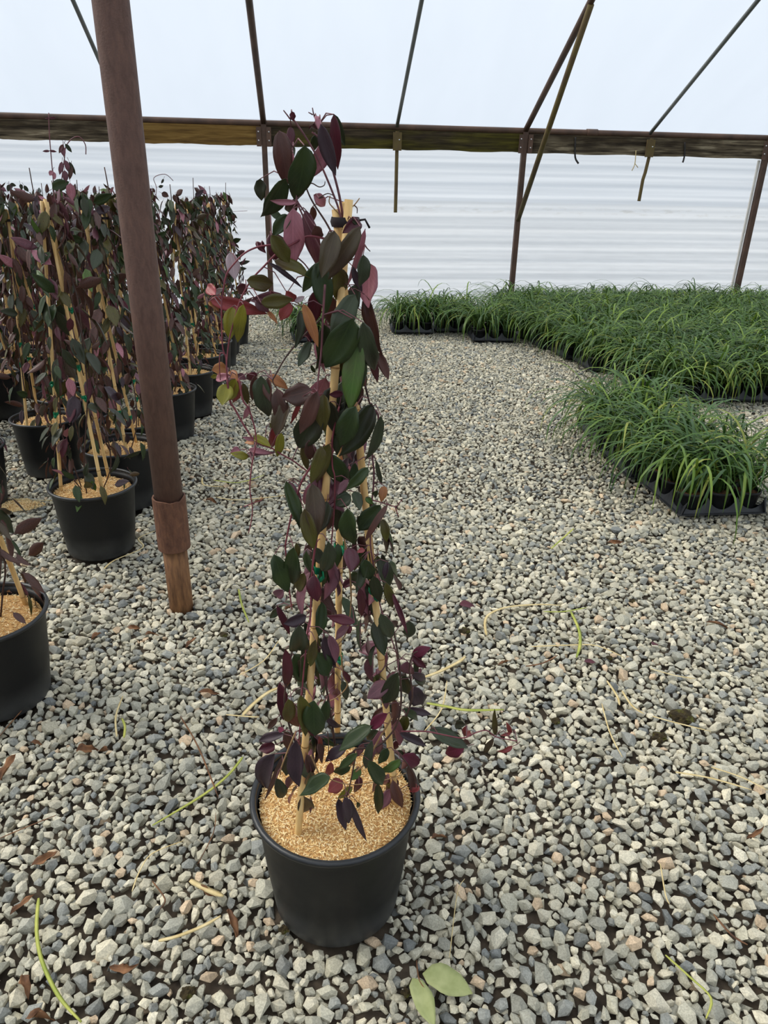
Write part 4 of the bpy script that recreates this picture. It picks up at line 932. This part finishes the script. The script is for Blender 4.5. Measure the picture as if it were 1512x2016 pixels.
shoot(r_, [(36, 400), (26, 385), (16, 368), (22, 362)], [(17, 363, 16, 378, 6, 'd'), (20, 362, 32, 365, 6, 'd'), (22, 372, 26, 388, 7, 'b')], bs)
shoot(r_, [(36, 400), (40, 380), (44, 364)], [(40, 362, 44, 374, 6, 'd'), (47, 365, 56, 378, 7, 'd')], bs)
r_ = byxy(-0.775, 3.89); bs = (-0.775, 3.89)
shoot(r_, [(305, 400), (308, 370), (303, 350), (325, 343), (341, 356)], [(300, 370, 305, 380, 5, 'b'), (312, 368, 322, 366, 5, 'd'), (318, 380, 332, 388, 10, 'b'), (322, 352, 318, 362, 4, 'd')], bs)
r_ = byxy(-0.69, 5.60); bs = (-0.69, 5.60)
shoot(r_, [(392, 405), (390, 380), (388, 368)], [(390, 378, 384, 384, 4, 'd'), (389, 376, 396, 381, 4, 'd')], bs)
r_ = byxy(-0.66, 6.45); bs = (-0.66, 6.45)
shoot(r_, [(445, 418), (466, 416), (487, 415)], [(452, 417, 468, 430, 6, 'd'), (470, 520, 492, 512, 7, 'd'), (465, 530, 486, 528, 7, 'd')], bs)

# ================================================================== GRASS IN TRAYS
TW, TL, PITCHT = 0.405, 0.42, 0.133
def tray_mesh():
    mb = MB(); hw, hl = TW/2, TL/2
    zf = 0.022
    # flange ring
    for lo, hi in (((-hw, -hl), (hw, -hl+.016)), ((-hw, hl-.016), (hw, hl)), ((-hw, -hl+.016), (-hw+.016, hl-.016)), ((hw-.016, -hl+.016), (hw, hl-.016))):
        mb.box((lo[0], lo[1], zf-.006), (hi[0], hi[1], zf), 'tray_plastic')
    # web between pockets
    mb.box((-hw+.012, -hl+.012, zf-.004), (hw-.012, hl-.012, zf-.001), 'tray_plastic')
    # scalloped walls leaning in
    def wall(p, q, inn):
        n = 30; V = []
        for i in range(n+1):
            u = i/n; a = p+(q-p)*u; c = abs(math.sin(math.pi*u*3)); h = 0.012+0.052*(1-c**0.65)
            V += [a+inn*.010+Vector((0, 0, zf)), a+inn*(.014+.25*h)+Vector((0, 0, zf+h)), a+inn*(.017+.25*h)+Vector((0, 0, zf+h)), a+inn*.016+Vector((0, 0, zf))]
        F = [(i*4+k, i*4+4+k, i*4+5+k, i*4+1+k) for i in range(n) for k in range(3)]
        mb.add(V, F, 'tray_plastic')
    c4 = [Vector((-hw, -hl, 0)), Vector((hw, -hl, 0)), Vector((hw, hl, 0)), Vector((-hw, hl, 0))]
    for k in range(4):
        inn = Vector((0, 0, 1)).cross((c4[(k+1) % 4]-c4[k]).normalized()); wall(c4[k], c4[(k+1) % 4], inn)
    # inner peaks and pocket cups
    for i in (-.5, .5):
        for j in (-.5, .5):
            s = .016; x, y = i*PITCHT, j*PITCHT
            mb.add([(x-s, y-s, zf), (x+s, y-s, zf), (x+s, y+s, zf), (x-s, y+s, zf), (x, y, zf+.055)], [(0, 1, 4), (1, 2, 4), (2, 3, 4), (3, 0, 4)], 'tray_plastic')
    for i in (-1, 0, 1):
        for j in (-1, 0, 1):
            mb.lathe([(0, -.004), (.046, -.004), (.050, .002), (.054, zf-.002)], 'tray_plastic', 14, Matrix.Translation((i*PITCHT, j*PITCHT, 0)))
    return mb.build('grass_tray').data
TRAY_ME = grab(tray_mesh)
def gpot():
    mb = MB(); H = 0.105
    mb.lathe([(0, .002), (.043, .002), (.045, .006), (.058, H-.012), (.062, H-.012), (.063, H-.002), (.060, H), (.056, H-.003), (.054, H-.02)], 'small_pot', 18); return mb.build('pot').data
def gsoil():
    mb = MB(); mb.lathe([(0, .090), (.03, .092), (.0555, .087)], 'potting_soil', 18); return mb.build('soil').data
GPOT, GSOIL = grab(gpot), grab(gsoil)
GP = np.array([0.92, 0.9, 0.92])*np.array([S(66, 98, 36), S(88, 118, 42), S(52, 82, 36), S(112, 138, 50), S(72, 104, 54), S(140, 150, 66)])
def blade(r, lscale=1.0):
    """points, widths, side vector of one arching blade (pot-local)"""
    a = r.uniform(0, 6.283); L = r.uniform(.36, .60)*lscale; e = math.radians(r.uniform(52, 86)); dr = r.uniform(1.05, 1.75)
    x, z = r.uniform(.0, .018), .088; pts = []; n = 7; ds = L/n; az = a; daz = r.uniform(-.09, .09)
    p = Vector((x*math.cos(a), x*math.sin(a), z)); ang = e; n = 9; ds = L/n
    for i in range(n+1):
        pts.append(p.copy()); ang = max(ang, -1.5); p = p+Vector((math.cos(az)*math.cos(ang), math.sin(az)*math.cos(ang), math.sin(ang)))*ds
        ang -= dr*(0.25+0.75*(i+1)/n)*0.38; az += daz
        if p.z < 0.028: p.z = 0.028+r.uniform(0, .006)
    w = r.uniform(.0088, .0125); wid = [w*.75]+[w]*(n-3)+[w*.8, w*.5, w*.08]
    return pts, wid, Vector((-math.sin(a), math.cos(a), 0))
def blade_np(specs, seed):
    r = np.random.RandomState(seed); V, F, T = [], [], []; off = 0
    for pts, wid, sd in specs:
        c = GP[r.choice(6, p=[.28, .22, .2, .12, .12, .06])]*r.uniform(.85, 1.15)
        N = len(pts)
        for i in range(N):
            t = (pts[min(i+1, N-1)]-pts[max(i-1, 0)]).normalized(); s = (sd-t*sd.dot(t)).normalized(); nn = s.cross(t)
            w = wid[i]/2; V += [tuple(pts[i]-s*w+nn*w*.35), tuple(pts[i]), tuple(pts[i]+s*w+nn*w*.35)]
            tipc = 1.0+0.18*(i/(N-1)) if i < N-1 else 1.25
            T += [tuple(c)]*3
        for i in range(N-1):
            b = off+i*3; F += [(b, b+1, b+4, b+3), (b+1, b+2, b+5, b+4)]
        off += N*3
    fl = [i for f in F for i in f]
    return mesh_np('grass_blades', V, fl, [4]*len(F), ['grass'], None, True, np.array(T))
GV = []
for q in range(7):
    r = random.Random(700+q); GV.append(blade_np([blade(r) for _ in range(34)], q))
TRAYS = []   # x centre, y centre, rz, where
for k in range(3): TRAYS.append((1.765+rng.uniform(-.01, .01)-(0.03 if k == 1 else 0), 2.845+k*0.437, rng.uniform(-.015, .015), 'strip', ('free end tray', 'middle tray', 'tray nearest the block')[k]+' of the single row across the gravel'))
for (x, y, rz, wl) in ((0.05, 6.62, .1, 'loose tray by the wall behind the tall lone vine'), (1.00, 7.02, -.05, 'loose tray by the wall farther from the grass block'), (1.43, 7.10, -.03, 'loose tray by the wall between its two neighbours'), (1.70, 6.62, -.06, 'loose tray by the wall set forward beside the grass block')): TRAYS.append((x, y, rz, 'single', wl))
for j in range(8):
    yy = 4.60+j*0.432
    xs = {0: 2.56, 1: 2.50, 2: 2.36, 3: 2.30, 4: 2.22, 5: 2.17, 6: 2.16, 7: 2.2}[j]
    k = 0
    while True:
        x = xs+k*0.415
        if project((x-.25, yy, .2))[0] > 1540: break
        TRAYS.append((x+rng.uniform(-.008, .008), yy+rng.uniform(-.008, .008), rng.uniform(-.02, .02), 'block', ORD[k]+' tray from the gravel side, '+ORD[j]+' row back in the block')); k += 1
cells = []
for (x, y, rz, wh, wl) in TRAYS:
    o = link(bpy.data.objects.new('grass_tray', TRAY_ME)); o.location = (x, y, 0.010); o.rotation_euler = (0, 0, rz)
    tag(o, 'black scalloped '+wl, 'tray', {'strip': 'trays in the single row', 'single': 'loose trays by the wall', 'block': 'trays in the block'}[wh])
    for i in (-1, 0, 1):
        for j in (-1, 0, 1):
            q = Matrix.Rotation(rz, 4, 'Z') @ Vector((i*PITCHT, j*PITCHT, 0)); cells.append((x+q.x, y+q.y, wh, wl))
cells.sort(key=lambda c: c[0]**2+c[1]**2)
rg = random.Random(91); rest_cells = []; nind = 0; cnt = 0
for (x, y, wh, wl) in cells:
    px = project((x, y, .2))[0]
    if px > 1600: continue
    if cnt >= 300: rest_cells.append((x, y)); continue
    cnt += 1
    t = empty('potted_lilyturf', (x, y, 0.012), rg.uniform(0, 6.28))
    tag(t, 'arching lilyturf in '+wl, 'potted plant', 'lilyturf pots, '+wl)
    link(bpy.data.objects.new('pot', GPOT), t); link(bpy.data.objects.new('soil', GSOIL), t)
    if wh == 'strip' and nind < 9:
        r = random.Random(800+nind); nind += 1
        for q in range(34):
            link(bpy.data.objects.new('blade', blade_np([blade(r, 1.05)], q*7+nind)), t)
    else:
        f = link(bpy.data.objects.new('foliage', GV[rg.randrange(7)]), t); s = rg.uniform(.88, 1.12); f.scale = (s, s, rg.uniform(.85, 1.12))
if rest_cells:
    Vs, Fs, Ts, off = [], [], [], 0
    for (x, y) in rest_cells:
        me = GV[rg.randrange(7)]; n = len(me.vertices); v = np.empty(n*3, np.float32); me.vertices.foreach_get('co', v); v = v.reshape(-1, 3)
        a = rg.uniform(0, 6.28); ca, sa = math.cos(a), math.sin(a); W = np.stack([v[:, 0]*ca-v[:, 1]*sa+x, v[:, 0]*sa+v[:, 1]*ca+y, v[:, 2]+.012], 1)
        l = np.empty(len(me.loops), np.int32); me.loops.foreach_get('vertex_index', l); c = np.empty(n*4, np.float32); me.color_attributes['tone'].data.foreach_get('color', c)
        Vs.append(W); Fs.append(l+off); Ts.append(c.reshape(-1, 4)[:, :3]); off += n
    fl = np.concatenate(Fs); me = mesh_np('grass_mass', np.concatenate(Vs), fl, np.full(len(fl)//4, 4), ['grass'], None, True, np.concatenate(Ts))
    tag(link(bpy.data.objects.new('grass_mass', me)), 'mass of green grass tops at the far side of the tray block', 'grass', kind='stuff')

# ================================================================== LITTER ON THE GRAVEL
def strand(pxs, w, mat, label, group, cat='grass blade', name='dry_grass_blade', z=0.021):
    pts = spline([ground(a, b, z+rng.uniform(0, .004)) for a, b in pxs], 4); N = len(pts); d = project(pts[0])[2]/FPX
    mb = MB(); mb.ribbon(pts, [w*d*(0.5+0.5*min(1, 4*(1-i/(N-1)))) if i else w*d*.6 for i in range(N)], mat, thick=0.0005); tag(mb.build(name), label, cat, group)
DRY = ('dry straw-coloured grass blade lying on the gravel', 'dry grass blades on the gravel')
for pxs, w in (([(958, 1250), (955, 1225), (965, 1208), (1000, 1195), (1060, 1190), (1105, 1192)], 6), ([(1045, 1273), (1120, 1270), (1175, 1271), (1230, 1295)], 4), ([(836, 1333), (870, 1320), (905, 1302), (916, 1292)], 8), ([(478, 1408), (500, 1385), (530, 1362), (560, 1350)], 9),
               ([(445, 1407), (480, 1410), (510, 1412)], 4), ([(374, 1733), (410, 1752), (440, 1764)], 12), ([(312, 1852), (350, 1843), (400, 1823), (435, 1803)], 8), ([(230, 1450), (228, 1410), (242, 1370)], 4), ([(260, 1755), (275, 1715), (300, 1680), (362, 1655)], 3),
               ([(205, 1120), (225, 1103), (281, 1078), (272, 1060), (305, 1045)], 4), ([(1285, 1410), (1320, 1420), (1400, 1440)], 4), ([(1185, 1385), (1200, 1440), (1225, 1490)], 3), ([(1225, 1360), (1245, 1390), (1268, 1405)], 5), ([(1195, 1340), (1215, 1370), (1220, 1388)], 5),
               ([(1280, 1316), (1330, 1330), (1370, 1336)], 3), ([(0, 980), (100, 985), (130, 972)], 3), ([(398, 940), (402, 955), (440, 958)], 4), ([(425, 978), (460, 984), (520, 980), (560, 975)], 4), ([(470, 1330), (520, 1300), (548, 1262)], 3), ([(1330, 1520), (1400, 1532), (1480, 1555)], 5),
               ([(1400, 1510), (1460, 1530), (1512, 1556)], 4), ([(885, 1885), (900, 1760), (915, 1730)], 2), ([(1300, 1700), (1310, 1760), (1318, 1780)], 3), ([(835, 1440), (870, 1395), (880, 1340)], 3)):
    strand(pxs, w, 'straw', *DRY)
YG = ('yellowing green grass blade lying flat on the gravel', 'yellowing grass blades on the gravel')
for pxs, w in (([(840, 1384), (880, 1391), (920, 1398), (992, 1397)], 8), ([(1124, 1204), (1140, 1240), (1142, 1270), (1135, 1294)], 6), ([(1070, 1204), (1110, 1204), (1155, 1196)], 4), ([(76, 1768), (72, 1830), (82, 1890), (115, 1960), (160, 2012)], 7), ([(478, 1490), (450, 1525), (400, 1565), (300, 1625)], 6),
               ([(244, 1452), (246, 1430), (240, 1414)], 5), ([(540, 690), (570, 688), (590, 690)], 4), ([(1310, 1880), (1360, 1925), (1400, 1965), (1390, 2005)], 5), ([(470, 1160), (476, 1190), (490, 1225)], 4), ([(420, 945), (470, 950), (520, 935)], 4), ([(1085, 1080), (1110, 1058), (1130, 1040)], 4)):
    strand(pxs, w, 'straw_green', *YG)
BR = ('brown dead twig scrap lying on the gravel', 'dead twigs on the gravel')
for pxs, w in (([(1405, 1800), (1440, 1840), (1472, 1860)], 5), ([(390, 1700), (420, 1640), (425, 1600)], 2), ([(355, 1410), (390, 1470), (430, 1570)], 3), ([(0, 1448), (60, 1380), (90, 1362)], 3), ([(0, 1650), (60, 1625), (110, 1605)], 3), ([(1035, 1312), (1070, 1305), (1098, 1290)], 4), ([(300, 1735), (325, 1770), (315, 1790)], 3), ([(820, 1890), (826, 1930), (850, 1960)], 3)):
    strand(pxs, w, 'dead_leaf', *BR, cat='twig', name='dead_twig')
def litter(px, py, L, W, ang, mat, label, group, name, tilt=.25, z=.02):
    p = ground(px, py, z); d = project(p)[2]/FPX
    dead = name == 'dead_leaf'
    geo = leaf_geo(L*d, W*d*(.8 if dead else 1), rng.uniform(-1.0, 1.2) if dead else .3, .7 if dead else .2, rng.uniform(-1.6, 1.6) if dead else .3, .22 if dead else .04, int(px), ns=7)
    V, F, mi, UV = geo; me = mesh_np(name, V, [i for f in F for i in f], [len(f) for f in F], [mat, mat, mat], mi, True, None, np.array(UV))
    o = link(bpy.data.objects.new(name, me)); o.location = p; o.rotation_euler = (rng.uniform(-tilt, tilt), rng.uniform(-tilt, tilt)*.6, ang); tag(o, label, 'leaf', group)
for (px, py, L, W, a) in ((150, 1478, 42, 20, .2), (195, 1478, 24, 16, -.4), (0, 1535, 55, 22, 1.2), (60, 1705, 52, 18, .5), (20, 1800, 50, 14, .7), (215, 1905, 60, 18, -.25), (50, 2005, 55, 22, .2), (45, 1920, 40, 20, -1.0), (450, 1790, 60, 16, -1.3), (390, 1362, 44, 10, .1), (250, 1235, 30, 10, -.3), (285, 1250, 26, 9, .4), (180, 1260, 26, 12, 1.0), (365, 1275, 30, 10, .8), (60, 1462, 22, 10, .2), (390, 1745, 40, 12, -.4), (1195, 1068, 32, 9, -.1), (980, 1310, 30, 8, .3), (1390, 1225, 50, 9, -.2), (500, 990, 22, 8, .3), (405, 985, 26, 10, .4), (345, 1010, 20, 9, .2), (1470, 1650, 40, 10, .2), (850, 1650, 36, 12, .3), (560, 1200, 20, 10, .2)):
    litter(px, py, L, W, a, 'dead_leaf', 'curled brown dead leaf lying on the gravel', 'dead leaves on the gravel', 'dead_leaf')
for (px, py, L, W, a) in ((905, 1190, 34, 18, .1), (1285, 1270, 16, 12, .6), (1150, 1303, 26, 12, .1)):
    litter(px, py, L, W, a, LM('k'), 'fallen dark purple leaf lying on the gravel', 'fallen purple leaves', 'fallen_leaf')
litter(832, 1916, 102, 48, -.42, 'fresh_leaf', 'pale green fallen leaf pointing away from its twin, near the lone pot', None, 'fallen_leaf', .12)
litter(812, 1926, 96, 36, -1.25, 'fresh_leaf', 'narrow pale green fallen leaf lying below its twin near the lone pot', None, 'fallen_leaf', .12)
def clump(px, py, R, label, group):
    p = ground(px, py, .008); d = project(p)[2]/FPX; r = R*d; bm = bmesh.new(); bmesh.ops.create_icosphere(bm, subdivisions=3, radius=1.0); q = rng.uniform(0, 9)
    for v in bm.verts:
        n = v.co.copy(); k = 1+.28*math.sin(5*n.x+q)*math.cos(4*n.y+q)+.16*rng.uniform(-1, 1); v.co = Vector((n.x*k*r, n.y*k*r*.9, n.z*k*r*.45))
    me = bpy.data.meshes.new('moss_clump'); bm.to_mesh(me); bm.free(); me.materials.append(MATS['moss']); o = link(bpy.data.objects.new('moss_clump', me)); o.location = p; tag(o, label, 'moss', group)
clump(1342, 1414, 24, 'largest dark moss clump on the gravel beside a dry straw blade', None)
for (px, py, R) in ((1300, 1452, 15), (915, 1243, 11), (1095, 1420, 9), (1200, 1295, 6), (440, 1250, 9), (800, 1955, 10), (370, 1955, 14), (120, 1240, 7), (1245, 1183, 6), (560, 1830, 10)): clump(px, py, R, 'small dark moss clump sunk among the gravel stones', 'small moss clumps')
sp_ = bpy.data.objects.new('hull_spill', husk_mesh('hull_spill', 0.088, 1500, 77, 0.006, 0.0, L=0.011, irregular=.18, bed=.6)); link(sp_); sp_.location = ground(38, 996, .014); sp_.scale = (1.0, .8, 1); tag(sp_, 'orange-tan patch of spilled rice hulls on the gravel between the vine pots', 'mulch', kind='stuff')
